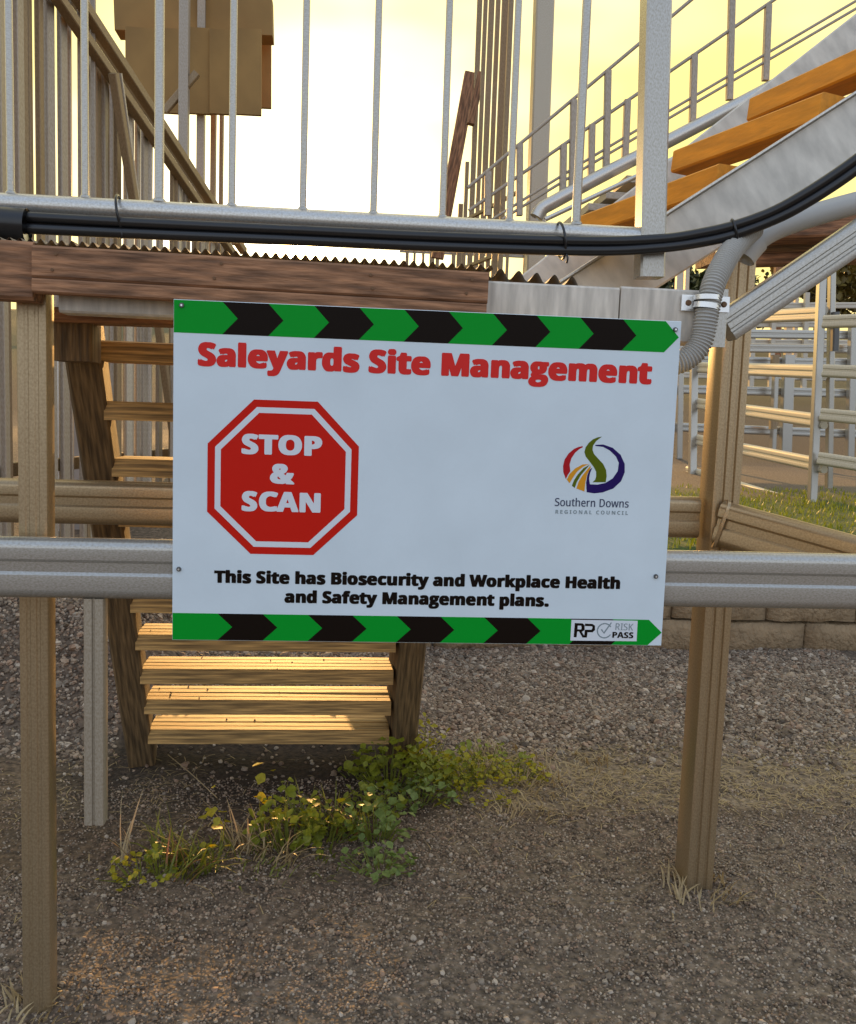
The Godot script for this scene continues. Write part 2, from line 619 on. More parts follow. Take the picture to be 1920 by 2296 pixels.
func add_leaf(st: SurfaceTool, t: Transform3D, size: float) -> void:
	# a broad lobed leaf, cupped a little, its stalk end at the origin, lying along +z
	var rim: Array[Vector3] = []
	var n := 9
	for k in n:
		var a := TAU * k / n
		var r := 0.5 * (1.0 + 0.16 * cos(a * 5.0)) * size
		rim.append(Vector3(sin(a) * r * 0.95, 0.12 * size * pow(absf(sin(a)), 2.0), size * 0.5 - cos(a) * r))
	var mid := Vector3(0, -0.04 * size, size * 0.5)
	for k in n:
		for v in [mid, rim[k], rim[(k + 1) % n]]:
			st.add_vertex(t * v)


func weed(label: String, where: Vector3, wide: float, tall: float, leaves: int, leaf: float, m: Material, group := "") -> void:
	var o := thing("weed", label, "weed", where, group)
	var st := SurfaceTool.new()
	st.begin(Mesh.PRIMITIVE_TRIANGLES)
	var stems := SurfaceTool.new()
	stems.begin(Mesh.PRIMITIVE_TRIANGLES)
	leaves = int(leaves * 1.25)
	tall *= 1.4
	for k in leaves:
		var a := rng.randf() * TAU
		var r := sqrt(rng.randf()) * wide
		var h := tall * (0.15 + 0.85 * rng.randf()) * (1.0 - 0.6 * pow(r / wide, 2.0))
		var p := Vector3(cos(a) * r, h, sin(a) * r * 0.7)
		var size := leaf * rng.randf_range(0.35, 1.05)
		var b := Basis.from_euler(Vector3(rng.randf_range(-0.9, 0.5), a + rng.randf_range(-1.5, 1.5), rng.randf_range(-0.6, 0.6)))
		add_leaf(st, Transform3D(b, p), size)
		if k % 3 == 0:
			var foot := Vector3(p.x * 0.5, -0.005, p.z * 0.5)
			var up := p - foot
			var right := up.cross(Vector3(0, 0, 1)).normalized()
			add_blade(stems, Transform3D(Basis(right, up.normalized(), right.cross(up.normalized())), foot), up.length() * 1.03, 0.0035, 0.2)
	st.generate_normals()
	stems.generate_normals()
	put("foliage", st.commit(), m, o, Transform3D(Basis(), where))
	put("stem", stems.commit(), M.blade_green, o, Transform3D(Basis(), where)).set_meta("kind", "stuff")


func tuft(label: String, where: Vector3, wide: float, tall: float, blades: int, m: Material, group := "") -> void:
	var st := SurfaceTool.new()
	st.begin(Mesh.PRIMITIVE_TRIANGLES)
	for k in blades:
		var a := rng.randf() * TAU
		var r := sqrt(rng.randf()) * wide
		var b := Basis.from_euler(Vector3(0, a + rng.randf_range(-0.8, 0.8), 0)) * Basis.from_euler(Vector3(rng.randf_range(0.0, 0.7), 0, rng.randf_range(-0.3, 0.3)))
		add_blade(st, Transform3D(b, Vector3(cos(a) * r, -0.004, sin(a) * r)), tall * rng.randf_range(0.45, 1.1), rng.randf_range(0.003, 0.007), rng.randf_range(0.2, 1.6))
	st.generate_normals()
	var o := put("grass_tuft", st.commit(), m, self, Transform3D(Basis(), where))
	o.name = numbered("grass_clump")
	tag(o, label, "grass", group)


func make_plants() -> void:
	# low cover that nobody could count
	var lying := []
	var turf := []
	for i in 34000:
		var x := rng.randf_range(-1.4, 2.2)
		var z := rng.randf_range(-3.4, -2.1)
		if rng.randf() < 0.02 + zone(x, z).straw * 0.8:
			var b := Basis.from_euler(Vector3(rng.randf_range(1.1, 1.55), rng.randf() * TAU, 0)).scaled(Vector3.ONE * rng.randf_range(0.5, 1.3))
			lying.append(Transform3D(b, Vector3(x, ground_height(x, z) + 0.002, z)))
	scatter("dry_grass", blade(0.042, 0.0024, 0.5), M.blade_straw, lying, [], "flattened dry straw coloured grass lying on the earth", "dry grass")
	for i in 26000:
		var x := rng.randf_range(-3.5, 9.0)
		var z := rng.randf_range(-9.0, -4.9)
		if rng.randf() < zone(x, z).turf:
			var b := Basis.from_euler(Vector3(rng.randf_range(-0.3, 0.3), rng.randf() * TAU, rng.randf_range(-0.3, 0.3))).scaled(Vector3.ONE * rng.randf_range(0.6, 1.4))
			turf.append(Transform3D(b, Vector3(x, ground_height(x, z) - 0.003, z)))
	scatter("grass", blade(0.04, 0.009, 0.6), M.leaf_green, turf, [], "short green grass growing on the bank above the stone edging", "grass")
	# broad leaved weeds, each a plant
	weed("leafy green weed with yellow sunlit leaves, in the middle of the front weeds", Vector3(-0.116, 0.000, -2.463), 0.1, 0.14, 95, 0.03, M.leaf_green, "")
	weed("yellow lit weed leaning up behind the middle weed clump", Vector3(-0.181, 0.000, -2.532), 0.035, 0.17, 16, 0.034, M.leaf_yellow, "")
	weed("low green weed between the middle clump and the bluish weeds", Vector3(-0.016, 0.000, -2.507), 0.09, 0.1, 80, 0.026, M.leaf_green, "")
	weed("slender weed with a few bright yellow leaves standing alone left", Vector3(-0.304, 0.000, -2.392), 0.045, 0.15, 12, 0.036, M.leaf_yellow, "")
	weed("bluish green weed spreading over gravel right of the middle weeds", Vector3(0.134, 0.000, -2.495), 0.1, 0.11, 90, 0.03, M.leaf_blue_green, "")
	weed("lowest bluish weed mat nearest the front on the grey gravel", Vector3(0.127, 0.000, -2.328), 0.11, 0.045, 80, 0.024, M.leaf_blue_green, "")
	weed("dark leafy weed at the foot of the right stair stringer", Vector3(0.189, 0.000, -2.890), 0.13, 0.12, 110, 0.034, M.leaf_green, "")
	weed("yellow green bushy weed behind the foot of the right stair stringer", Vector3(0.308, 0.000, -3.012), 0.1, 0.15, 110, 0.027, M.leaf_yellow, "")
	weed("bright green weed hiding the ground in front of the yellow bush", Vector3(0.354, 0.000, -2.868), 0.12, 0.1, 100, 0.028, M.leaf_green, "")
	weed("olive weed patch running right from the stair foot towards dry grass", Vector3(0.470, 0.000, -2.895), 0.15, 0.08, 120, 0.022, M.leaf_yellow, "")
	weed("small weed patch at the right end of the olive weeds", Vector3(0.622, 0.000, -2.926), 0.11, 0.06, 80, 0.02, M.leaf_yellow, "")
	weed("small seedling weed on bare earth below the lowest tread", Vector3(0.072, 0.000, -2.964), 0.05, 0.04, 20, 0.022, M.leaf_green, "")
	weed("tiny leafy weeds at the bottom left in front of the gate stile", Vector3(-0.476, -0.000, -2.306), 0.11, 0.04, 60, 0.018, M.leaf_yellow, "")
	weed("small green weed left of the rust coloured grass blades", Vector3(-0.432, 0.000, -2.330), 0.05, 0.06, 30, 0.02, M.leaf_green, "")
	weed("low sprawling weeds on gravel right of the stair foot", Vector3(0.536, 0.000, -3.055), 0.16, 0.07, 90, 0.022, M.leaf_green)
	weed("low yellowish creeping weeds in front of the dry grass", Vector3(0.431, 0.000, -2.791), 0.17, 0.05, 90, 0.02, M.leaf_yellow)
	weed("dark creeping weeds nearest the gravel below the bright weeds", Vector3(0.273, 0.000, -2.756), 0.13, 0.06, 80, 0.026, M.leaf_blue_green)
	weed("straggling weeds between the bluish weeds and the stair foot", Vector3(0.134, 0.000, -2.677), 0.1, 0.08, 60, 0.026, M.leaf_green)
	# grasses
	tuft("green grass tuft with long arching blades at the bottom left", Vector3(-0.354, 0.000, -2.340), 0.07, 0.16, 60, M.blade_green)
	tuft("rust orange dead grass blades lying by the bottom left tuft", Vector3(-0.372, 0.000, -2.303), 0.05, 0.14, 14, M.blade_rust)
	tuft("tall pale grass stalks standing by the gate stile foot", Vector3(-0.530, 0.000, -2.398), 0.02, 0.2, 7, M.blade_straw)
	tuft("dead straw stalks arching between the yellow weed and middle weeds", Vector3(-0.232, 0.000, -2.431), 0.05, 0.17, 22, M.blade_straw)
	tuft("green and straw grass rising at the right of the middle weeds", Vector3(0.025, 0.000, -2.559), 0.06, 0.17, 30, M.blade_green)
	tuft("fallen rusty stalks right of the middle weeds", Vector3(0.062, 0.000, -2.527), 0.05, 0.15, 14, M.blade_rust)
	tuft("dry grass tuft growing from gravel behind the olive weeds", Vector3(0.607, 0.000, -3.123), 0.12, 0.09, 70, M.blade_straw)
	tuft("yellowed grass tuft where the olive weeds meet dry grass", Vector3(0.646, 0.000, -2.885), 0.12, 0.08, 70, M.blade_straw)
	tuft("flattened dry grass tuft on the pale ground at right", Vector3(0.856, 0.000, -3.030), 0.16, 0.05, 80, M.blade_straw)
	tuft("brown dry grass tuft nearest the front at right", Vector3(0.612, 0.000, -2.680), 0.13, 0.06, 80, M.blade_straw)
	tuft("thin green grass around the front weeds at left", Vector3(-0.263, 0.000, -2.364), 0.12, 0.07, 70, M.blade_green)
	tuft("thin green grass below the middle weeds", Vector3(-0.098, 0.000, -2.373), 0.14, 0.06, 60, M.blade_green)
	tuft("sunlit yellow grass blades in front of the middle weeds", Vector3(-0.151, 0.000, -2.402), 0.08, 0.13, 40, M.blade_straw)
	tuft("long green grass leaning between seedling and middle weeds", Vector3(-0.052, 0.000, -2.576), 0.06, 0.16, 34, M.blade_green)
	tuft("green grass tuft left of the slender yellow weed", Vector3(-0.425, 0.000, -2.395), 0.06, 0.13, 40, M.blade_green)
	tuft("straw coloured grass blades among the olive weeds", Vector3(0.505, 0.000, -2.968), 0.1, 0.1, 44, M.blade_straw)
	tuft("green blades among the yellow bush by the stringer foot", Vector3(0.406, 0.000, -2.969), 0.08, 0.12, 40, M.blade_green)
	tuft("dry grass gathered round the foot of the right fence post", Vector3(0.96, 0.0, -2.2), 0.1, 0.07, 70, M.blade_straw)
	tuft("short grass gathered round the foot of the far left post", Vector3(-0.559, 0.763, -1.770) * Vector3(1, 0, 1), 0.09, 0.06, 60, M.blade_straw)
	var twig := thing("straw", "long pale straw lying on bare earth under the stair", "straw", Vector3(-0.457, 0.000, -2.956))
	put("stalk", tube(PackedVector3Array([Vector3(-0.554, 0.020, -3.106), Vector3(-0.456, 0.018, -2.952), Vector3(-0.347, 0.012, -2.770)]), 0.0016, 6), M.blade_straw, twig)


# ---------------------------------------------------------------- edging
func rough_block(w: float, h: float, d: float) -> ArrayMesh:
	# a split stone block: its face is broken and uneven, its arrises worn
	var st := SurfaceTool.new()
	st.begin(Mesh.PRIMITIVE_TRIANGLES)
	var nx := 7
	var ny := 4
	var p := []
	for j in ny + 1:
		for i in nx + 1:
			var edge := i == 0 or j == 0 or i == nx or j == ny
			var z := d / 2.0 + (-0.022 if edge else rng.randf_range(-0.014, 0.012))
			p.append(Vector3(w * i / nx + (0.0 if i == 0 or i == nx else rng.randf_range(-0.012, 0.012)), h * (float(j) / ny - 0.5) + (rng.randf_range(-0.005, 0.004) if edge else rng.randf_range(-0.008, 0.008)), z))
	for j in ny:
		for i in nx:
			var a := j * (nx + 1) + i
			for q in [a, a + nx + 1, a + nx + 2, a, a + nx + 2, a + 1]:
				st.add_vertex(p[q])
	for i in nx:
		var a: Vector3 = p[ny * (nx + 1) + i]
		var b: Vector3 = p[ny * (nx + 1) + i + 1]
		for v in [a, Vector3(a.x, a.y, -d / 2), Vector3(b.x, b.y, -d / 2), a, Vector3(b.x, b.y, -d / 2), b]:
			st.add_vertex(v)
	for s in 2:
		for j in ny:
			var a: Vector3 = p[j * (nx + 1) + nx * s]
			var b: Vector3 = p[(j + 1) * (nx + 1) + nx * s]
			var q := [a, Vector3(a.x, a.y, -d / 2), Vector3(b.x, b.y, -d / 2), b]
			for k in ([0, 1, 2, 0, 2, 3] if s == 0 else [0, 2, 1, 0, 3, 2]):
				st.add_vertex(q[k])
	st.generate_normals()
	return st.commit()


func make_wall() -> void:
	var o := thing("retaining_wall", "low sandstone block edging holding up the grassy bank", "retaining wall", Vector3(3.0, 0, -4.75))
	for course in 3:
		var x := 0.03  # wall runs on unseen to the left, and taller, for its shadow
		while x < 5.5:
			var w := rng.randf_range(0.38, 0.62)
			if x < 0.1 and course == 1:
				w = 0.27
			var h := [0.17, 0.17, 0.165][course] as float
			var y := [0.07, 0.24, 0.4075][course] as float
			var m := rough_block(w - 0.014, h - 0.012, 0.2)
			put("block", m, M.sandstone, o, Transform3D(Basis.from_euler(Vector3(rng.randf_range(-0.06, 0.06), rng.randf_range(-0.03, 0.03), rng.randf_range(-0.008, 0.008))), Vector3(x, y, -4.76 + rng.randf_range(-0.012, 0.012))))
			x += w


# ---------------------------------------------------------------- sign
func letters(text: String, from: Vector2, to: Vector2, cap: float, m: Material, root: Node3D, weight := 700, fatten := 0.0, lift := 0.0003, spacing := 0) -> MeshInstance3D:
	# lettering whose baseline runs from one point of the sign to another
	var f := SystemFont.new()
	f.font_names = PackedStringArray(["Droid Sans"])
	f.font_weight = weight
	var v := FontVariation.new()
	v.base_font = f
	v.spacing_glyph = spacing
	var make := func(s: String) -> TextMesh:
		var t := TextMesh.new()
		t.text = s
		t.font = v
		t.font_size = 64
		t.pixel_size = 0.001
		t.depth = 0.0003
		t.curve_step = 0.5
		t.horizontal_alignment = HORIZONTAL_ALIGNMENT_LEFT
		return t
	var h: AABB = make.call("H").get_aabb()
	var line: TextMesh = make.call(text)
	var box := line.get_aabb()
	var sx := (to - from).length() / box.size.x
	var sy := cap / h.size.y
	var turn := (to - from).angle()
	var b := Basis(Vector3(cos(turn), sin(turn), 0), Vector3(-sin(turn), cos(turn), 0), Vector3(0, 0, 1))
	var t := Transform3D(b.scaled_local(Vector3(sx, sy, 1.0)), Vector3(from.x, from.y, lift) + b * Vector3(-box.position.x * sx, -h.position.y * sy, 0))
	# heavy lettering: the strokes are widened by laying the outline down again beside itself
	var st := SurfaceTool.new()
	st.begin(Mesh.PRIMITIVE_TRIANGLES)
	var d := fatten * 0.0011
	var shifts := [Vector2.ZERO]
	if fatten > 0:
		shifts = [Vector2(-d, 0), Vector2(d, 0), Vector2(-d, d) * 0.7, Vector2(d, d) * 0.7, Vector2(-d, -d) * 0.7, Vector2(d, -d) * 0.7]
	for k in shifts.size():
		st.append_from(line, 0, Transform3D(Basis(), Vector3(shifts[k].x, shifts[k].y, 0.00003 * k)))
	return put("lettering", st.commit(), m, root, root.global_transform * t)


func print_on(called: String, points: Array, m: Material, root: Node3D, layer := 1) -> void:
	put(called, plate(PackedVector2Array(points), 0.0002), m, root, root.global_transform * Transform3D(Basis(), Vector3(0, 0, 0.00015 * layer)))


func chevrons(root: Node3D, tips: Array, y0: float, y1: float, notch: float) -> void:
	var back := 0.0
	for k in tips.size():
		var mid := (y0 + y1) / 2.0
		var pts := []
		if k == 0:
			pts = [Vector2(0.0005, y0), Vector2(tips[0] - notch, y0), Vector2(tips[0], mid), Vector2(tips[0] - notch, y1), Vector2(0.0005, y1)]
		else:
			pts = [Vector2(back - notch, y0), Vector2(tips[k] - notch, y0), Vector2(tips[k], mid), Vector2(tips[k] - notch, y1), Vector2(back - notch, y1), Vector2(back, mid)]
		print_on("chevron", pts, M.print_green if k % 2 == 0 else M.print_black, root)
		back = tips[k]


func octagon(c: Vector2, r: Vector2) -> Array:
	var out := []
	for p in [Vector2(-0.4, 1), Vector2(0.44, 1), Vector2(1, 0.44), Vector2(1, -0.46), Vector2(0.42, -1), Vector2(-0.42, -1), Vector2(-1, -0.46), Vector2(-1, 0.42)]:
		out.append(c + p * r)
	return out


func make_sign() -> void:
	var root := thing("site_sign", "white rectangular saleyards notice board with green and black chevron borders", "sign", Vector3(-0.2902, 1.3819, -1.6592))
	root.rotation = Vector3(0.0032, -0.0078, 0.0006)
	var board := extrude(rect(0.6, 0.003, 0.0008), 0.9)
	put("panel", board, M.sign_white, root, root.global_transform * Transform3D(Basis(), Vector3(0, -0.3, -0.0015)))
	var top := []
	for k in 11:
		top.append(0.109 + 0.0788 * k)
	chevrons(root, top, -0.001, -0.0565, 0.026)
	var low := []
	for k in 10:
		low.append(0.1055 + 0.0805 * k)
	low.append(0.8995)
	chevrons(root, low, -0.5505, -0.599, 0.026)
	letters("Saleyards Site Management", Vector2(0.0441, -0.1104), Vector2(0.8483, -0.1130), 0.0372, M.print_title_red, root, 700, 2.6)
	# octagon
	var c := Vector2(0.192, -0.304)
	print_on("stop_octagon", octagon(c, Vector2(0.1325, 0.137)), M.print_red, root, 1)
	print_on("octagon_line", octagon(c, Vector2(0.1195, 0.124)), M.print_white, root, 2)
	print_on("octagon_field", octagon(c, Vector2(0.1095, 0.114)), M.print_red, root, 3)
	letters("STOP", Vector2(0.1205, -0.2615), Vector2(0.2572, -0.2617), 0.0325, M.print_white, root, 700, 2.2, 0.0008)
	letters("&", Vector2(0.1706, -0.3127), Vector2(0.2101, -0.3134), 0.0325, M.print_white, root, 700, 2.2, 0.0008)
	letters("SCAN", Vector2(0.1217, -0.3627), Vector2(0.2568, -0.3628), 0.0325, M.print_white, root, 700, 2.2, 0.0008)
	letters("This Site has Biosecurity and Workplace Health", Vector2(0.0743, -0.4936), Vector2(0.8131, -0.4922), 0.0205, M.print_black, root, 700, 2.6)
	letters("and Safety Management plans.", Vector2(0.1992, -0.5279), Vector2(0.6805, -0.5275), 0.0205, M.print_black, root, 700, 2.6)
	# council emblem
	print_on("emblem_stroke", [Vector2(0.7651, -0.2121), Vector2(0.7569, -0.2138), Vector2(0.7488, -0.2176), Vector2(0.7409, -0.2245), Vector2(0.7356, -0.2328), Vector2(0.7340, -0.2415), Vector2(0.7370, -0.2495), Vector2(0.7448, -0.2584), Vector2(0.7531, -0.2684), Vector2(0.7577, -0.2765), Vector2(0.7582, -0.2856), Vector2(0.7565, -0.2913), Vector2(0.7520, -0.2959), Vector2(0.7765, -0.2952), Vector2(0.7777, -0.2841), Vector2(0.7760, -0.2729), Vector2(0.7699, -0.2618), Vector2(0.7595, -0.2519), Vector2(0.7518, -0.2440), Vector2(0.7486, -0.2364), Vector2(0.7494, -0.2288), Vector2(0.7547, -0.2205)], M.print_olive, root)
	print_on("emblem_arc", [Vector2(0.7300, -0.2304), Vector2(0.7226, -0.2322), Vector2(0.7145, -0.2360), Vector2(0.7047, -0.2449), Vector2(0.6980, -0.2558), Vector2(0.6957, -0.2680), Vector2(0.6968, -0.2792), Vector2(0.7021, -0.2913), Vector2(0.7051, -0.2841), Vector2(0.7096, -0.2768), Vector2(0.7077, -0.2646), Vector2(0.7103, -0.2534), Vector2(0.7170, -0.2425), Vector2(0.7249, -0.2356), Vector2(0.7301, -0.2329)], M.print_crimson, root)
	print_on("emblem_ring", [Vector2(0.7530, -0.2277), Vector2(0.7680, -0.2264), Vector2(0.7860, -0.2319), Vector2(0.8013, -0.2440), Vector2(0.8101, -0.2606), Vector2(0.8110, -0.2760), Vector2(0.8051, -0.2926), Vector2(0.7913, -0.3063), Vector2(0.7718, -0.3140), Vector2(0.7562, -0.3161), Vector2(0.7421, -0.3144), Vector2(0.7401, -0.2974), Vector2(0.7415, -0.2841), Vector2(0.7448, -0.2738), Vector2(0.7500, -0.2690), Vector2(0.7466, -0.2788), Vector2(0.7451, -0.2891), Vector2(0.7472, -0.2998), Vector2(0.7616, -0.2999), Vector2(0.7761, -0.2964), Vector2(0.7892, -0.2879), Vector2(0.7978, -0.2743), Vector2(0.7990, -0.2589), Vector2(0.7932, -0.2478), Vector2(0.7811, -0.2370), Vector2(0.7682, -0.2308), Vector2(0.7541, -0.2295)], M.print_navy, root)
	print_on("emblem_field", [Vector2(0.7435, -0.2629), Vector2(0.7316, -0.2639), Vector2(0.7185, -0.2714), Vector2(0.7086, -0.2819), Vector2(0.7038, -0.2923), Vector2(0.7095, -0.2988), Vector2(0.7142, -0.2899), Vector2(0.7219, -0.2775), Vector2(0.7328, -0.2680)], M.print_ochre, root)
	print_on("emblem_field", [Vector2(0.7453, -0.2637), Vector2(0.7340, -0.2705), Vector2(0.7237, -0.2825), Vector2(0.7175, -0.2929), Vector2(0.7139, -0.3032), Vector2(0.7193, -0.3072), Vector2(0.7229, -0.2958), Vector2(0.7295, -0.2834), Vector2(0.7382, -0.2724)], M.print_olive, root)
	print_on("emblem_field", [Vector2(0.7467, -0.2653), Vector2(0.7394, -0.2749), Vector2(0.7317, -0.2854), Vector2(0.7260, -0.2958), Vector2(0.7225, -0.3081), Vector2(0.7378, -0.3134), Vector2(0.7387, -0.2964), Vector2(0.7411, -0.2820), Vector2(0.7467, -0.2706)], M.print_ochre, root)
	letters("Southern Downs", Vector2(0.6842, -0.3411), Vector2(0.8218, -0.3406), 0.0145, M.print_slate, root, 400, 0.5)
	letters("REGIONAL COUNCIL", Vector2(0.6859, -0.3551), Vector2(0.8214, -0.3542), 0.0068, M.print_grey, root, 700, 0.0, 0.0003, 14)
	# maker's box in the lower border
	print_on("label_box", [Vector2(0.7261, -0.5525), Vector2(0.8519, -0.5526), Vector2(0.8522, -0.5917), Vector2(0.7259, -0.5919)], M.print_white, root, 2)
	print_on("emblem_r", [Vector2(0.7325, -0.5586), Vector2(0.7473, -0.5590), Vector2(0.7515, -0.5624), Vector2(0.7518, -0.5716), Vector2(0.7468, -0.5752), Vector2(0.7541, -0.5859), Vector2(0.7487, -0.5860), Vector2(0.7414, -0.5744), Vector2(0.7380, -0.5745), Vector2(0.7373, -0.5856), Vector2(0.7319, -0.5854)], M.print_black, root, 3)
	print_on("emblem_r_eye", [Vector2(0.7384, -0.5634), Vector2(0.7449, -0.5636), Vector2(0.7459, -0.5676), Vector2(0.7450, -0.5706), Vector2(0.7382, -0.5702)], M.print_white, root, 4)
	print_on("emblem_p", [Vector2(0.7521, -0.5594), Vector2(0.7662, -0.5598), Vector2(0.7712, -0.5632), Vector2(0.7716, -0.5713), Vector2(0.7671, -0.5757), Vector2(0.7577, -0.5758), Vector2(0.7568, -0.5859), Vector2(0.7514, -0.5859), Vector2(0.7523, -0.5710), Vector2(0.7648, -0.5709), Vector2(0.7664, -0.5680), Vector2(0.7663, -0.5653), Vector2(0.7645, -0.5641), Vector2(0.7523, -0.5640)], M.print_black, root, 3)
	var circle := []
	var inner := []
	for k in 22:
		var a := 0.55 + 5.2 * k / 21.0
		circle.append(Vector2(cos(a), sin(a)))
	var mid := Vector2(0.7897, -0.5724)
	var pts := []
	for p in circle:
		pts.append(mid + p * 0.0148)
	for k in range(21, -1, -1):
		pts.append(mid + circle[k] * 0.0126)
	print_on("tick_circle", pts, M.print_grey, root, 3)
	print_on("tick", [Vector2(0.7824, -0.5705), Vector2(0.7846, -0.5691), Vector2(0.7884, -0.5749), Vector2(0.8012, -0.5561), Vector2(0.8029, -0.5574), Vector2(0.7892, -0.5785)], M.print_grey, root, 4)
	letters("RISK", Vector2(0.8102, -0.5705), Vector2(0.8439, -0.5712), 0.0128, M.print_grey, root, 400, 0.0, 0.0009)
	letters("PASS", Vector2(0.8053, -0.5852), Vector2(0.8448, -0.5858), 0.0108, M.print_black, root, 700, 0.8, 0.0009)
	for p in [Vector2(0.0137, -0.0101), Vector2(0.8893, -0.0153), Vector2(0.0110, -0.4710), Vector2(0.8813, -0.4680)]:
		var washer := CylinderMesh.new()
		washer.top_radius = 0.0038
		washer.bottom_radius = 0.0045
		washer.height = 0.003
		washer.radial_segments = 12
		var s := put("screw", washer, M.screw_steel, root, root.global_transform * Transform3D(Basis.from_euler(Vector3(PI / 2, 0, 0)), Vector3(p.x, p.y, 0.0022)))
		var slot := CylinderMesh.new()
		slot.top_radius = 0.0018
		slot.bottom_radius = 0.0018
		slot.height = 0.001
		slot.radial_segments = 6
		put("socket", slot, M.clamp_steel, s, root.global_transform * Transform3D(Basis.from_euler(Vector3(PI / 2, 0, 0)), Vector3(p.x, p.y, 0.004)))


# ---------------------------------------------------------------- beam, planks, balustrade, cables
func make_front() -> void:
	var o := thing("steel_beam", "pale galvanised steel beam running behind the top of the sign", "beam", Vector3(-0.5, 1.35, -1.75))
	bar("beam_length", o, Vector3(-0.5, 1.404, -1.752), Vector3(0.513, 1.4, -1.752), rect(0.094, 0.06, 0.004), M.galvanised_stained)
	bar("beam_length", o, Vector3(0.516, 1.4, -1.752), Vector3(0.722, 1.399, -1.752), rect(0.1, 0.06, 0.004), M.galvanised_stained)
	bar("end_plate", o, Vector3(0.705, 1.345, -1.72), Vector3(0.705, 1.453, -1.72), rect(0.034, 0.006, 0.001), M.galvanised)
	var streaks := [[1311, 576, 640, 2.0], [1322, 574, 622, 1.5], [1331, 572, 655, 2.4], [1338, 574, 610, 1.4], [1347, 575, 640, 1.6]]
	o = thing("timber_fascia", "two weathered brown planks nailed along the steel beam above the sign", "planks", Vector3(-0.53, 1.38, -1.69))
	bar("plank", o, Vector3(-0.53, 1.4365, -1.69), Vector3(0.258, 1.4285, -1.69), rect(0.055, 0.034, 0.004), M.timber_dark)
	bar("plank", o, Vector3(-0.53, 1.396, -1.686), Vector3(0.256, 1.3875, -1.686), rect(0.0245, 0.03, 0.003), M.timber_dark)
	for nx in [-0.49, -0.22, 0.05, 0.225]:
		for ny in [1.448, 1.424]:
			var nail := CylinderMesh.new()
			nail.top_radius = 0.0028
			nail.bottom_radius = 0.0032
			nail.height = 0.003
			nail.radial_segments = 8
			put("nail", nail, M.rust, o, Transform3D(Basis.from_euler(Vector3(PI / 2, 0, 0)), Vector3(nx + rng.randf_range(-0.01, 0.01), ny - 0.0102 * (nx + 0.53) + rng.randf_range(-0.003, 0.003), -1.6725)))
	o = thing("timber_beam", "rough brown timber beam end at the far left above the post", "beam", Vector3(-0.95, 1.38, -1.71))
	bar("timber", o, Vector3(-1.1, 1.43, -1.72), Vector3(-0.534, 1.422, -1.72), rect(0.1, 0.06, 0.006), M.timber_dark)
	# roof sheets
	var sheet := put("sheet", waves(1.13, 0.6, 0.0175, 0.0042), M.iron_sheet, self, Transform3D(Basis.from_euler(Vector3(0.03, 0, -0.0075)), Vector3(-0.86, 1.4755, -1.7)))
	sheet.name = "iron_roof_sheet"
	tag(sheet, "fine corrugated iron sheet lying on the brown planks below the cables", "roof sheet", "")
	sheet = put("sheet", waves(0.2, 0.5, 0.034, 0.009), M.iron_sheet, self, Transform3D(Basis.from_euler(Vector3(-0.06, 0.0, -0.06)), Vector3(0.248, 1.466, -1.74)))
	sheet.name = "iron_roof_offcut"
	tag(sheet, "short offcut of coarse corrugated iron on the beam right of the planks", "roof sheet", "")
	# balustrade
	o = thing("balustrade", "galvanised pipe balustrade with thin upright bars above the planks", "balustrade", Vector3(-0.6, 1.56, -1.84))
	put("rail", tube(PackedVector3Array([Vector3(-1.3, 1.56, -1.84), Vector3(-0.4, 1.561, -1.84), Vector3(0.2, 1.562, -1.84), Vector3(0.585, 1.562, -1.84)]), 0.0205, 24), M.galvanised_bright, o)
	put("top_rail", tube(PackedVector3Array([Vector3(-1.3, 2.42, -1.84), Vector3(0.585, 2.42, -1.84)]), 0.0172, 16), M.galvanised_bright, o)
	var rods := [Vector3(-0.879, 1.563, -1.840), Vector3(-0.751, 1.570, -1.840), Vector3(-0.619, 1.578, -1.840), Vector3(-0.485, 1.585, -1.840), Vector3(-0.350, 1.593, -1.840), Vector3(-0.215, 1.582, -1.840), Vector3(-0.081, 1.581, -1.840), Vector3(0.054, 1.583, -1.840), Vector3(0.188, 1.586, -1.840), Vector3(0.320, 1.584, -1.840), Vector3(0.453, 1.582, -1.840)]
	for i in rods.size():
		var p: Vector3 = rods[i]
		var r := 0.0068
		if i == 4 or i == 10:
			r = 0.0088
		var rod := put("baluster", tube(PackedVector3Array([Vector3(p.x, 1.572, -1.84), Vector3(p.x, 2.42, -1.84)]), r, 14), M.galvanised, o)
		var weld := SphereMesh.new()
		weld.radius = r * 1.5
		weld.height = r * 2.0
		weld.radial_segments = 12
		weld.rings = 6
		put("weld", weld, M.galvanised, rod, Transform3D(Basis(), Vector3(p.x, 1.5805, -1.84)))
	bar("end_post", o, Vector3(0.607, 1.485, -1.840), Vector3(0.588, 2.029, -1.840), rect(0.05, 0.05, 0.004), M.galvanised)
	# cables below the rail
	var names := ["upper black cable tied below the balustrade rail", "lower black cable hanging against the upper one below the rail", "thin black cable at the back of the tied bundle"]
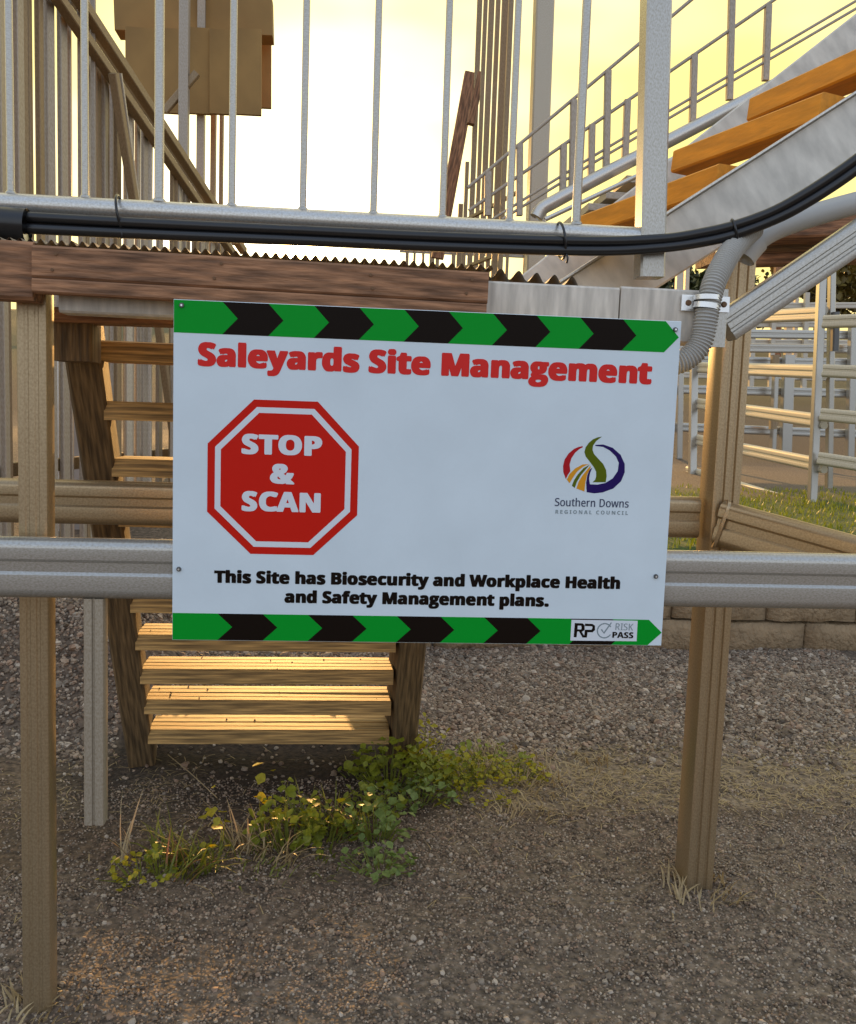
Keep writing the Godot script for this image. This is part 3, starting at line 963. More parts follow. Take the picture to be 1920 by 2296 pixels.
	var paths := [
		PackedVector3Array([Vector3(-0.744, 1.535, -1.800), Vector3(-0.625, 1.533, -1.800), Vector3(-0.574, 1.532, -1.800), Vector3(-0.365, 1.532, -1.800), Vector3(-0.079, 1.534, -1.800), Vector3(0.178, 1.536, -1.800), Vector3(0.468, 1.542, -1.795), Vector3(0.605, 1.551, -1.785), Vector3(0.685, 1.565, -1.775), Vector3(0.742, 1.579, -1.760), Vector3(0.802, 1.602, -1.740), Vector3(0.848, 1.629, -1.720), Vector3(0.919, 1.680, -1.700), Vector3(0.996, 1.745, -1.680)]),
		PackedVector3Array([Vector3(-0.744, 1.515, -1.800), Vector3(-0.625, 1.513, -1.800), Vector3(-0.574, 1.512, -1.800), Vector3(-0.365, 1.513, -1.800), Vector3(-0.079, 1.516, -1.800), Vector3(0.179, 1.518, -1.800), Vector3(0.469, 1.524, -1.795), Vector3(0.606, 1.535, -1.785), Vector3(0.686, 1.548, -1.775), Vector3(0.743, 1.562, -1.760), Vector3(0.804, 1.586, -1.740), Vector3(0.850, 1.611, -1.720), Vector3(0.921, 1.661, -1.700), Vector3(0.998, 1.726, -1.680)]),
		PackedVector3Array([Vector3(-0.598, 1.521, -1.822), Vector3(-0.370, 1.527, -1.822), Vector3(-0.080, 1.529, -1.822), Vector3(0.181, 1.530, -1.822), Vector3(0.474, 1.534, -1.815), Vector3(0.611, 1.546, -1.802), Vector3(0.692, 1.561, -1.793), Vector3(0.751, 1.575, -1.780), Vector3(0.812, 1.599, -1.760), Vector3(0.859, 1.625, -1.740), Vector3(0.931, 1.675, -1.720)]),
	]
	for i in 3:
		var c := put("cable", tube(paths[i], [0.0098, 0.0098, 0.006][i], 14), M.black_plastic, self)
		c.name = numbered("black_cable")
		tag(c, names[i], "cable", "cables tied below the rail")
	var sleeve := put("sleeve", tube(PackedVector3Array([Vector3(-0.761, 1.522, -1.800), Vector3(-0.659, 1.519, -1.800), Vector3(-0.577, 1.517, -1.800)]), 0.0305, 24), M.black_plastic, self)
	sleeve.name = "cable_sleeve"
	tag(sleeve, "thick black sleeve round the cables at the far left", "cable sleeve")
	var ties := [[Vector3(-0.415, 1.552, -1.825), 0.0365, "left"], [Vector3(0.419, 1.548, -1.820), 0.0345, "right"]]
	for k in 2:
		var at: Vector3 = ties[k][0]
		var t := thing("cable_tie", ["black plastic tie binding cables to the rail left of the sun", "black plastic tie binding cables to the rail by the end post"][k], "cable tie", at)
		put("loop", ring(at + Vector3(0, -0.004, 0.002), Vector3(0.985, 0.17, 0).normalized(), Vector2(0.036, ties[k][1]), 0.0026), M.black_plastic, t)
		put("tail", tube(PackedVector3Array([at + Vector3(0.006, -0.034, 0.03), at + Vector3(0.008, -0.042, 0.033), at + Vector3(0.007, -0.05, 0.03)]), 0.0022, 6), M.black_plastic, t)
	var t2 := thing("cable_tie", "black plastic tie round the cables where they bend upward", "cable tie", Vector3(0.745, 1.570, -1.765))
	put("loop", ring(Vector3(0.745, 1.571, -1.765), (Vector3(0.803, 1.594, -1.740) - Vector3(0.686, 1.556, -1.775)).normalized(), Vector2(0.0185, 0.0205), 0.0028), M.black_plastic, t2)
	# flexible conduit and its clamp
	var hose := put("conduit", tube(PackedVector3Array([Vector3(0.798, 1.584, -1.800), Vector3(0.756, 1.548, -1.775), Vector3(0.720, 1.509, -1.740), Vector3(0.686, 1.457, -1.705), Vector3(0.675, 1.406, -1.697), Vector3(0.669, 1.361, -1.697), Vector3(0.655, 1.332, -1.697), Vector3(0.628, 1.313, -1.697), Vector3(0.588, 1.303, -1.699)]), 0.0205, 26, 0.0021, 0.006), M.grey_plastic, self)
	hose.name = "flexible_conduit"
	tag(hose, "grey ribbed flexible conduit curving down behind the sign's top right corner", "conduit")
	var elbow := thing("rigid_conduit", "smooth grey conduit pipe coming down to the ribbed conduit", "conduit", Vector3(0.828, 1.561, -1.830))
	put("pipe", tube(PackedVector3Array([Vector3(0.804, 1.543, -1.840), Vector3(0.824, 1.569, -1.840), Vector3(0.871, 1.599, -1.840), Vector3(0.971, 1.636, -1.840), Vector3(1.112, 1.679, -1.840)]), 0.0225, 20), M.grey_plastic, elbow)
	put("collar", tube(PackedVector3Array([Vector3(0.798, 1.533, -1.840), Vector3(0.807, 1.547, -1.840), Vector3(0.824, 1.568, -1.840)]), 0.0255, 20), M.grey_plastic, elbow)
	var clamp := thing("pipe_clamp", "bright steel saddle clamp with two screws holding the ribbed conduit", "clamp", Vector3(0.680, 1.425, -1.720))
	put("strap", tube(PackedVector3Array([Vector3(0.672, 1.437, -1.697), Vector3(0.672, 1.428, -1.697)]), 0.0238, 24), M.clamp_steel, clamp)
	put("strap", tube(PackedVector3Array([Vector3(0.672, 1.422, -1.697), Vector3(0.671, 1.412, -1.697)]), 0.0238, 24), M.clamp_steel, clamp)
	for x in [1412, 1484]:
		var ear: Vector3 = Vector3(0.644, 1.424, -1.716) if x == 1412 else Vector3(0.713, 1.424, -1.716)
		bar("ear", clamp, ear - Vector3(0.013, 0, 0), ear + Vector3(0.011, 0, 0), rect(0.03, 0.003, 0.0008), M.clamp_steel)
		var head := CylinderMesh.new()
		head.top_radius = 0.0045
		head.bottom_radius = 0.006
		head.height = 0.005
		head.radial_segments = 12
		put("screw", head, M.rust, clamp, Transform3D(Basis.from_euler(Vector3(PI / 2, 0, 0)), ear + Vector3(0, 0, 0.0035)))
	# brace off the end of the beam
	var brace := thing("steel_brace", "grooved galvanised brace rising to the right from the beam end", "brace", Vector3(0.750, 1.380, -1.770))
	bar("brace_tube", brace, Vector3(0.742, 1.388, -1.775), Vector3(1.019, 1.588, -1.775), grooved(0.061, 0.045, 2, 0.003), M.galvanised)


func make_gate() -> void:
	var o := thing("front_gate", "front galvanised gate: one oval rail across the sign's lower part with a short stile", "gate", Vector3(-0.41, 0.44, -1.69))
	bar("rail", o, Vector3(-1.4, 0.9055, -1.6865), Vector3(1.6, 0.9055, -1.6865), cattle_rail(0.109, 0.043), M.galvanised)
	bar("stile", o, Vector3(-0.431, 0.431, -1.690), Vector3(-0.430, 0.852, -1.690), grooved(0.036, 0.036, 1, 0.004), M.galvanised_dull)
	var f := thing("rail_fence", "rail fence behind the sign with a tall square post at right", "fence", Vector3(0.93, 0, -2.25))
	bar("rail", f, Vector3(-1.6, 0.963, -2.272), Vector3(0.912, 0.962, -2.272), cattle_rail(0.106, 0.043), M.galvanised_old)
	bar("post", f, Vector3(0.957, -0.05, -2.25), Vector3(0.957, 1.66, -2.25), grooved(0.072, 0.09, 2, 0.005), M.galvanised_old)
	bar("side_rail", f, Vector3(0.946, 0.955, -2.205), Vector3(1.177, 0.899, -1.900), cattle_rail(0.115, 0.05), M.galvanised_old, Vector3(-0.4, 0, 1))
	bar("rail_collar", f, Vector3(0.940, 0.955, -2.200), Vector3(0.947, 0.953, -2.198), round_corners(0.125, 0.056, 0.022), M.galvanised_old, Vector3(-0.4, 0, 1))
	var p := thing("corner_post", "square steel post at the far left under the brown timber", "post", Vector3(-0.52, 0, -1.79))
	bar("post", p, Vector3(-0.565, 0.759, -1.790) * Vector3(1, 0, 1), Vector3(-0.561, 1.396, -1.790), grooved(0.054, 0.05, 2, 0.0015), M.galvanised_old)
	var g := thing("sheet_screen", "plain grey sheet standing behind the far left post", "screen", Vector3(-1.425, 0.747, -5.050) * Vector3(1, 0, 1) + Vector3(0, 0.1, 0))
	bar("sheet", g, Vector3(-1.423, 1.005, -5.050) * Vector3(1, 0, 1), Vector3(-1.419, 1.762, -5.050), rect(0.15, 0.02), M.sheet_grey)
	bar("edge_rod", g, Vector3(-1.461, 0.284, -5.000), Vector3(-1.457, 1.507, -5.000), rect(0.014, 0.014, 0.003), M.galvanised_bright)
	var b := thing("pale_post", "narrow pale post beside the left stair stringer", "post", Vector3(-1.353, 0.745, -5.100) * Vector3(1, 0, 1) + Vector3(0, 0.1, 0))
	bar("post", b, Vector3(-1.338, 0.745, -5.100) * Vector3(1, 0, 1), Vector3(-1.354, 1.670, -5.100), rect(0.055, 0.055), M.slat_pale)


# ---------------------------------------------------------------- timber stair seen from behind
func make_stair() -> void:
	var o := thing("timber_stair", "steep weathered timber stair with open treads behind the sign", "stair", Vector3(-0.2, 0, -3.05))
	var down := Vector3(0, 1.42, 0.7526).normalized()
	for x in [-0.642, 0.232]:
		var foot := Vector3(x, -0.04, -3.16)
		bar("stringer", o, foot + down * 0.0, foot + down * 1.66, rect(0.085, 0.15, 0.006), M.timber, Vector3(0.17, -0.53, 1).normalized())
	var ys := [0.148, 0.268, 0.385, 0.51, 0.64, 0.775, 0.912, 1.055, 1.205, 1.352]
	var fronts := [-2.98, -2.92, -2.857, -2.79, -2.722, -2.65, -2.578, -2.503, -2.422, -2.344]
	for k in 10:
		var p := PackedVector2Array()
		var t := 0.048
		# a tread board of two planks side by side, reeded on top
		for part in 2:
			var z0: float = -0.078 * part
			var prof := PackedVector2Array([Vector2(-t, z0 - 0.075), Vector2(-0.002, z0 - 0.075), Vector2(0, z0 - 0.072), Vector2(0, z0 - 0.042), Vector2(-0.0012, z0 - 0.04), Vector2(-0.0012, z0 - 0.037), Vector2(0, z0 - 0.035), Vector2(0, z0 - 0.004), Vector2(-0.003, z0), Vector2(-t, z0)])
			put("tread", extrude(prof, 0.786, 0.999), M.timber_tread, o, Transform3D(Basis.from_euler(Vector3(0, rng.randf_range(-0.006, 0.006), rng.randf_range(-0.005, 0.005))), Vector3(-0.598, ys[k], fronts[k] - 0.012)))
	var l := thing("stair_landing", "dark timber landing frame above the top of the timber stair", "landing", Vector3(-0.2, 1.3, -2.3))
	bar("block", l, Vector3(-0.627, 1.295, -2.300), Vector3(-0.627, 1.411, -2.300), rect(0.092, 0.09, 0.005), M.timber)
	bar("bearer", l, Vector3(-0.671, 1.398, -2.270), Vector3(0.233, 1.409, -2.270), rect(0.034, 0.08, 0.004), M.timber_dark)
	# crumbs of dirt on the treads
	var crumbs := []
	var tints := []
	for i in 26:
		var k := rng.randi() % 4
		crumbs.append(Transform3D(Basis.from_euler(Vector3(rng.randf(), rng.randf() * TAU, 0)).scaled(Vector3.ONE * rng.randf_range(0.003, 0.009)), Vector3(rng.randf_range(-0.59, 0.18), ys[k] + 0.002, fronts[k] - rng.randf_range(0.02, 0.15))))
		tints.append(Color(0.06, 0.045, 0.03))
	scatter("dirt_crumbs", pebble(9), M.stone, crumbs, tints, "small crumbs of dark dirt lying on the lower treads", "dirt")


# ---------------------------------------------------------------- steel stair at upper right
func make_right_stair() -> void:
	var o := thing("plate_stair", "stair at upper right with wide grey steel stringers and timber treads tinted with orange sun glow", "stair", Vector3(0.5, 1.4, -1.9))
	var m0 := (Vector3(0.462, 1.481, -1.930) + Vector3(0.649, 1.486, -1.930)) * 0.5
	var m1 := (Vector3(0.812, 1.745, -1.930) + Vector3(0.978, 1.686, -1.930)) * 0.5
	var dir := (m1 - m0).normalized()
	bar("stringer", o, m0 - dir * 0.16, m1 + dir * 1.0, rect(0.118, 0.05, 0.004), M.galvanised_plate)
	var lift := dir.cross(Vector3(0, 0, -1)).normalized() * 0.061
	bar("flange", o, m0 - dir * 0.1 + lift + Vector3(0, 0, 0.006), m1 + dir * 1.0 + lift + Vector3(0, 0, 0.006), rect(0.005, 0.066, 0.001), M.galvanised_bright)
	var f0 := Vector3(0.705, 1.711, -2.660)
	var f1 := Vector3(0.973, 1.934, -2.660)
	var fd := (f1 - f0).normalized()
	bar("stringer", o, f0 - fd * 0.5, f1 + fd * 1.1, rect(0.09, 0.05, 0.004), M.galvanised_plate)
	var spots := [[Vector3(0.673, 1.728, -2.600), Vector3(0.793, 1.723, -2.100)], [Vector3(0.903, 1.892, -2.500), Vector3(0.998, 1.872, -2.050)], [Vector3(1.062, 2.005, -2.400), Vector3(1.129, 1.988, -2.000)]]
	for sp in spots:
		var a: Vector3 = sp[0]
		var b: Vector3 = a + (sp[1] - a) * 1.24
		bar("tread", o, a, b, rect(0.058, 0.075, 0.004), M.timber_painted_glow, Vector3(-0.4, 0, 1))
	# tubular stair further back
	var h := thing("tubular_stair", "distant stair with thick pipe stringer and thin mesh handrail rising right", "stair", Vector3(0.826, 2.078, -4.000))
	put("stringer", tube(PackedVector3Array([Vector3(0.811, 2.049, -4.000), Vector3(0.834, 2.086, -4.000), Vector3(0.892, 2.122, -4.000), Vector3(1.098, 2.244, -4.000), Vector3(1.461, 2.449, -4.000), Vector3(2.479, 3.029, -4.000)]), 0.029, 18), M.galvanised_bright, h)
	put("stringer", tube(PackedVector3Array([Vector3(0.722, 1.916, -3.400), Vector3(1.064, 2.093, -3.400), Vector3(1.756, 2.456, -3.400)]), 0.0085, 8), M.galvanised_bright, h)
	put("handrail", tube(PackedVector3Array([Vector3(0.519, 2.167, -4.050), Vector3(0.706, 2.335, -4.050), Vector3(0.932, 2.536, -4.050), Vector3(2.227, 3.693, -4.050)]), 0.0075, 8), M.slat_grey, h)
	put("handrail", tube(PackedVector3Array([Vector3(0.527, 2.072, -4.050), Vector3(0.712, 2.210, -4.050), Vector3(1.100, 2.498, -4.050), Vector3(2.467, 3.504, -4.050)]), 0.0075, 8), M.slat_grey, h)
	put("guard_rail", tube(PackedVector3Array([Vector3(0.630, 2.041, -4.050), Vector3(0.872, 2.205, -4.050), Vector3(1.264, 2.462, -4.050), Vector3(2.704, 3.377, -4.050)]), 0.006, 8), M.slat_grey, h)
	put("guard_rail", tube(PackedVector3Array([Vector3(0.672, 2.043, -4.050), Vector3(0.873, 2.178, -4.050), Vector3(1.266, 2.433, -4.050), Vector3(2.708, 3.344, -4.050)]), 0.006, 8), M.slat_grey, h)
	for p in [[Vector3(0.746, 2.063, -4.050), Vector3(0.735, 2.359, -4.050)], [Vector3(0.931, 2.176, -4.050), Vector3(0.925, 2.368, -4.050)], [Vector3(0.971, 2.194, -4.050), Vector3(0.960, 2.555, -4.050)], [Vector3(1.052, 2.248, -4.050), Vector3(1.045, 2.458, -4.050)], [Vector3(1.117, 2.282, -4.050), Vector3(1.103, 2.685, -4.050)], [Vector3(1.198, 2.334, -4.050), Vector3(1.195, 2.571, -4.050)], [Vector3(0.608, 2.056, -4.050), Vector3(0.603, 2.238, -4.050)], [Vector3(1.488, 2.498, -4.050), Vector3(1.478, 2.776, -4.050)], [Vector3(1.647, 2.600, -4.050), Vector3(1.623, 3.149, -4.050)], [Vector3(1.803, 2.691, -4.050), Vector3(1.793, 3.003, -4.050)], [Vector3(1.340, 2.418, -4.050), Vector3(1.320, 2.875, -4.050)]]:
		bar("stanchion", h, p[0], p[1], rect(0.028, 0.028, 0.004), M.slat_grey)
	for p in [Vector3(0.994, 2.024, -3.700), Vector3(1.064, 2.079, -3.700), Vector3(1.136, 2.130, -3.700), Vector3(0.907, 1.976, -3.700), Vector3(1.221, 2.200, -3.700), Vector3(0.830, 1.944, -3.700)]:
		bar("tread", h, p - Vector3(0.06, 0, 0.28), p + Vector3(0.06, 0.0, -0.28) + Vector3(0.02, 0, 0), rect(0.03, 0.2, 0.003), M.slat_grey)
	var post := thing("square_post", "tall square steel post standing between the bars and the distant stair", "post", Vector3(1.076, 2.302, -5.200) * Vector3(1, 0, 1) + Vector3(0, 0.38, 0))
	bar("post", post, Vector3(1.073, 2.301, -5.200) * Vector3(1, 0, 1) + Vector3(0, 0.3, 0), Vector3(1.041, 3.597, -5.200), rect(0.1, 0.1, 0.008), M.galvanised_dull)
	# dark deck and its legs behind the right post
	var d := thing("deck_edge", "dark brown deck edge under the right stair behind the brace", "deck", Vector3(1.377, 1.776, -2.900))
	bar("beam", d, Vector3(1.217, 1.768, -2.900), Vector3(1.866, 1.816, -2.900), rect(0.07, 0.6, 0.005), M.timber_dark)
	bar("beam", d, Vector3(1.188, 1.690, -2.750), Vector3(1.774, 1.741, -2.750), rect(0.035, 0.05, 0.004), M.timber_dark)
	var far_set := [
		[Vector3(9.619, 2.855, -20.000), Vector3(9.474, 5.171, -20.000), 0.16, M.timber_dark, "dark far post standing beyond the pens just right of the fence post"],
		[Vector3(9.878, 2.866, -20.000), Vector3(9.741, 5.185, -20.000), 0.14, M.slat_pale, "pale far post close beside the dark far post beyond the pens"],
		[Vector3(10.287, 2.914, -20.500), Vector3(10.144, 5.293, -20.500), 0.08, M.slat_pale, "thin pale far post between the pale far post and golden tree"],
		[Vector3(7.323, 2.974, -20.000), Vector3(7.247, 5.161, -20.000), 0.14, M.slat_pale, "pale far post seen in the gap left of the ribbed conduit"],
		[Vector3(7.638, 3.016, -20.400), Vector3(7.559, 5.249, -20.400), 0.09, M.slat_pale, "thin far post touching the ribbed conduit's left edge above the beam"]]
	for f in far_set:
		var base: Vector3 = f[0]
		var p := thing("far_post", f[4], "post", base, "far posts beyond the pens")
		bar("post", p, base - Vector3(0, 0.6, 0), f[1], rect(f[2], 0.14, 0.01), f[3])


# ---------------------------------------------------------------- clad loading ramp at upper left
func make_ramp() -> void:
	var o := thing("loading_ramp", "tall loading ramp side clad in upright grey slats at upper left", "ramp", Vector3(-1.223, 2.221, -4.863) * Vector3(1, 0, 1))
	var a := Vector3(-1.462, 1.930, -3.623)
	var b := Vector3(-0.827, 2.703, -6.913)
	var la := Vector3(-1.163, 2.850, -5.172)
	var lb := Vector3(-0.933, 2.533, -6.362)
	var n := 62
	var face := Vector3(b.z - a.z, 0, -(b.x - a.x)).normalized() * -1.0
	var slope := (lb.y - la.y) / Vector2(lb.x - la.x, lb.z - la.z).length()
	var len_total := Vector2(b.x - a.x, b.z - a.z).length()
	var len_a := Vector2(la.x - a.x, la.z - a.z).length()
	for i in n:
		var s := (i + 0.5) / n
		var p := a.lerp(b, s)
		var l := s * len_total
		var top := minf(4.4, la.y + (l - len_a) * slope - 0.05)
		if l < len_a - 0.35:
			top = 4.4
		if top < 0.7:
			continue
		var w := len_total / n * rng.randf_range(0.55, 1.02)
		var mats := [M.slat_grey, M.slat_brown, M.slat_grey, M.slat_pale, M.slat_brown]
		var turned := face.rotated(Vector3.UP, rng.randf_range(-0.35, 0.35))
		var off := face * rng.randf_range(-0.03, 0.03)
		bar("slat", o, Vector3(p.x, -0.02, p.z) + off, Vector3(p.x, top, p.z) + off, rect(w, 0.022, 0.003), mats[rng.randi() % 5], turned)
	var bd := (b - a).normalized() * 0.03
	for k in 3:
		var y: float = [0.9, 1.9, 3.0][k]
		if k < 1:
			bar("girt", o, Vector3(a.x, y, a.z) - face * 0.05, Vector3(b.x, y, b.z) - face * 0.05, rect(0.06, 0.03, 0.003), M.slat_brown, face)
	var run := (lb - la)
	bar("channel_painted_rim", o, la - run * 0.9 + face * 0.06, lb + run * 0.6 + face * 0.06, rect(0.05, 0.05, 0.004), M.slat_brown, face)
	bar("channel_painted_rim", o, la - run * 0.9 + face * 0.06 + Vector3(0, -0.13, 0), lb + run * 0.6 + face * 0.06 + Vector3(0, -0.13, 0), rect(0.045, 0.05, 0.004), M.slat_brown, face)
	bar("channel_painted_rim", o, la - run * 0.9 + face * 0.0 + Vector3(0, 0.05, 0), lb + run * 0.6 + face * 0.0 + Vector3(0, 0.05, 0), rect(0.025, 0.05, 0.004), M.slat_pale, face)  # pale strip stands in for the sun rim along the channel
	bar("brace_painted_rim", o, Vector3(-1.230, 2.786, -4.825) + face * 0.1, Vector3(-1.182, 2.222, -5.072) + face * 0.1, rect(0.045, 0.04, 0.004), M.slat_brown, face)
	bar("brace_painted_rim", o, Vector3(-1.216, 2.812, -4.898) + face * 0.09, Vector3(-1.173, 2.232, -5.118) + face * 0.09, rect(0.014, 0.04, 0.003), M.slat_pale, face)  # pale strip painted as the sunlit edge of the brace
	bar("brace_painted_rim", o, Vector3(-1.125, 1.708, -5.368) + face * 0.1, Vector3(-1.057, 0.761, -5.722) + face * 0.1, rect(0.04, 0.04, 0.004), M.slat_brown, face)
	bar("upright", o, Vector3(-1.081, 0.712, -5.595) * Vector3(1, 0, 1) + face * 0.14, Vector3(-1.083, 1.788, -5.586) + face * 0.14, grooved(0.1, 0.06, 2, 0.004), M.slat_pale, face)
	# posts beyond the ramp
	var spec := [[377, -7.2, 0.068], [412, -7.6, 0.058], [438, -8.0, 0.04], [454.5, -8.4, 0.03]]
	var labels := ["pale square post nearest the clad ramp end", "second square post right of the clad ramp end", "third and slimmer post right of the clad ramp end", "thinnest dark post left of the open sky"]
	var xs := [Vector3(-1.193, 3.095, -7.200), Vector3(-1.129, 3.208, -7.600), Vector3(-1.087, 3.320, -8.000), Vector3(-1.073, 3.430, -8.400)]
	for i in 4:
		var p: Vector3 = xs[i]
		var post := thing("shelter_post", labels[i], "post", Vector3(p.x, 0.4, p.z), "posts of the shelter beyond the ramp")
		bar("post", post, Vector3(p.x, 0.2, p.z), Vector3(p.x, 4.8, p.z), rect(spec[i][2], 0.09, 0.004), M.slat_brown if i > 1 else M.slat_grey)
	var roof := thing("shelter_roof", "brown boarded shelter roof edge hanging at the top left of the sky", "roof", Vector3(-1.052, 3.545, -7.500))
	for q in [[Vector3(-1.335, 3.409, -7.500), Vector3(-1.339, 4.022, -7.500), 0.22], [Vector3(-1.142, 3.424, -7.520), Vector3(-1.147, 4.050, -7.520), 0.21], [Vector3(-0.955, 3.426, -7.500), Vector3(-0.962, 4.042, -7.500), 0.19], [Vector3(-0.762, 3.428, -7.480), Vector3(-0.770, 4.054, -7.480), 0.21], [Vector3(-0.665, 3.615, -7.900), Vector3(-0.676, 4.299, -7.900), 0.1], [Vector3(-1.562, 3.401, -7.510), Vector3(-1.563, 4.017, -7.510), 0.23]]:
		bar("board", roof, q[0], q[1], rect(q[2], 0.04, 0.004), M.roof_board)
	bar("ridge", roof, Vector3(-1.786, 4.175, -7.700), Vector3(-0.599, 4.218, -7.700), rect(0.3, 0.2, 0.004), M.roof_board)
	bar("strut", roof, Vector3(-1.331, 3.335, -7.200), Vector3(-1.102, 3.616, -7.200), rect(0.05, 0.05, 0.004), M.slat_brown)
	# barred race on the right of the open sky
	var race := thing("barred_race", "row of dark upright bars with a leaning beam right of the open sky", "fence", Vector3(0.844, 1.922, -5.500) * Vector3(1, 0, 1))
	var bars := [Vector3(0.879, 2.728, -6.600), Vector3(0.878, 2.660, -6.300), Vector3(0.874, 2.593, -6.000), Vector3(0.869, 2.525, -5.700), Vector3(0.862, 2.458, -5.400), Vector3(0.863, 2.413, -5.200), Vector3(0.849, 2.816, -7.000), Vector3(0.860, 2.771, -6.800)]
	for i in bars.size():
		var p: Vector3 = bars[i]
		var top := 4.4 if i < 6 else [2.75, 3.0][i - 6] as float
		bar("bar", race, Vector3(p.x, 0.35, p.z), Vector3(p.x, top, p.z), rect(0.026 if i % 2 else 0.034, 0.03, 0.003), M.slat_brown)
	bar("leaning_beam", race, Vector3(0.678, 2.334, -6.900), Vector3(0.875, 3.645, -6.900), rect(0.09, 0.06, 0.004), M.timber_dark)
	bar("leaning_beam", race, Vector3(0.894, 3.508, -6.500), Vector3(0.834, 3.170, -6.500), rect(0.05, 0.06, 0.004), M.timber_dark)
	for k in 2:
		var y: float = [2.15, 2.45][k]
		bar("cross_bar", race, Vector3(bars[7].x - 0.3, y, -7.05), Vector3(bars[5].x + 0.1, y, -5.25), rect(0.02, 0.02, 0.002), M.slat_brown, Vector3(-0.5, 0, 0.8))
	# low far rails seen in the gap between cables and roof sheet
	var far := thing("far_rails", "far yard rails seen through the gap under the cables", "fence", Vector3(0.900, 2.634, -9.000) * Vector3(1, 0, 1))
	for p in [Vector3(0.596, 2.664, -9.000), Vector3(0.666, 2.668, -9.000), Vector3(0.749, 2.672, -9.000), Vector3(0.833, 2.676, -9.000), Vector3(0.885, 2.679, -9.000), Vector3(1.040, 2.663, -9.000), Vector3(1.124, 2.668, -9.000), Vector3(1.190, 2.671, -9.000), Vector3(1.275, 2.675, -9.000), Vector3(1.559, 2.666, -9.000), Vector3(1.727, 2.651, -9.000)]:
		bar("post", far, Vector3(p.x, 0.4, p.z), Vector3(p.x, 3.0, p.z), rect(rng.randf_range(0.02, 0.05), 0.03, 0.003), M.slat_brown)
	bar("rail", far, Vector3(0.525, 2.746, -9.020), Vector3(1.893, 2.755, -9.020), rect(0.05, 0.03, 0.003), M.slat_grey)


# ---------------------------------------------------------------- cattle pens at right
func panel(o: Node3D, a: Vector3, b: Vector3, heights: Array, rail: float, m: Material, front: Vector3) -> void:
	for h in heights:
		bar("rail", o, a + Vector3(0, h, 0), b + Vector3(0, h, 0), cattle_rail(rail, rail * 0.42), m, front)


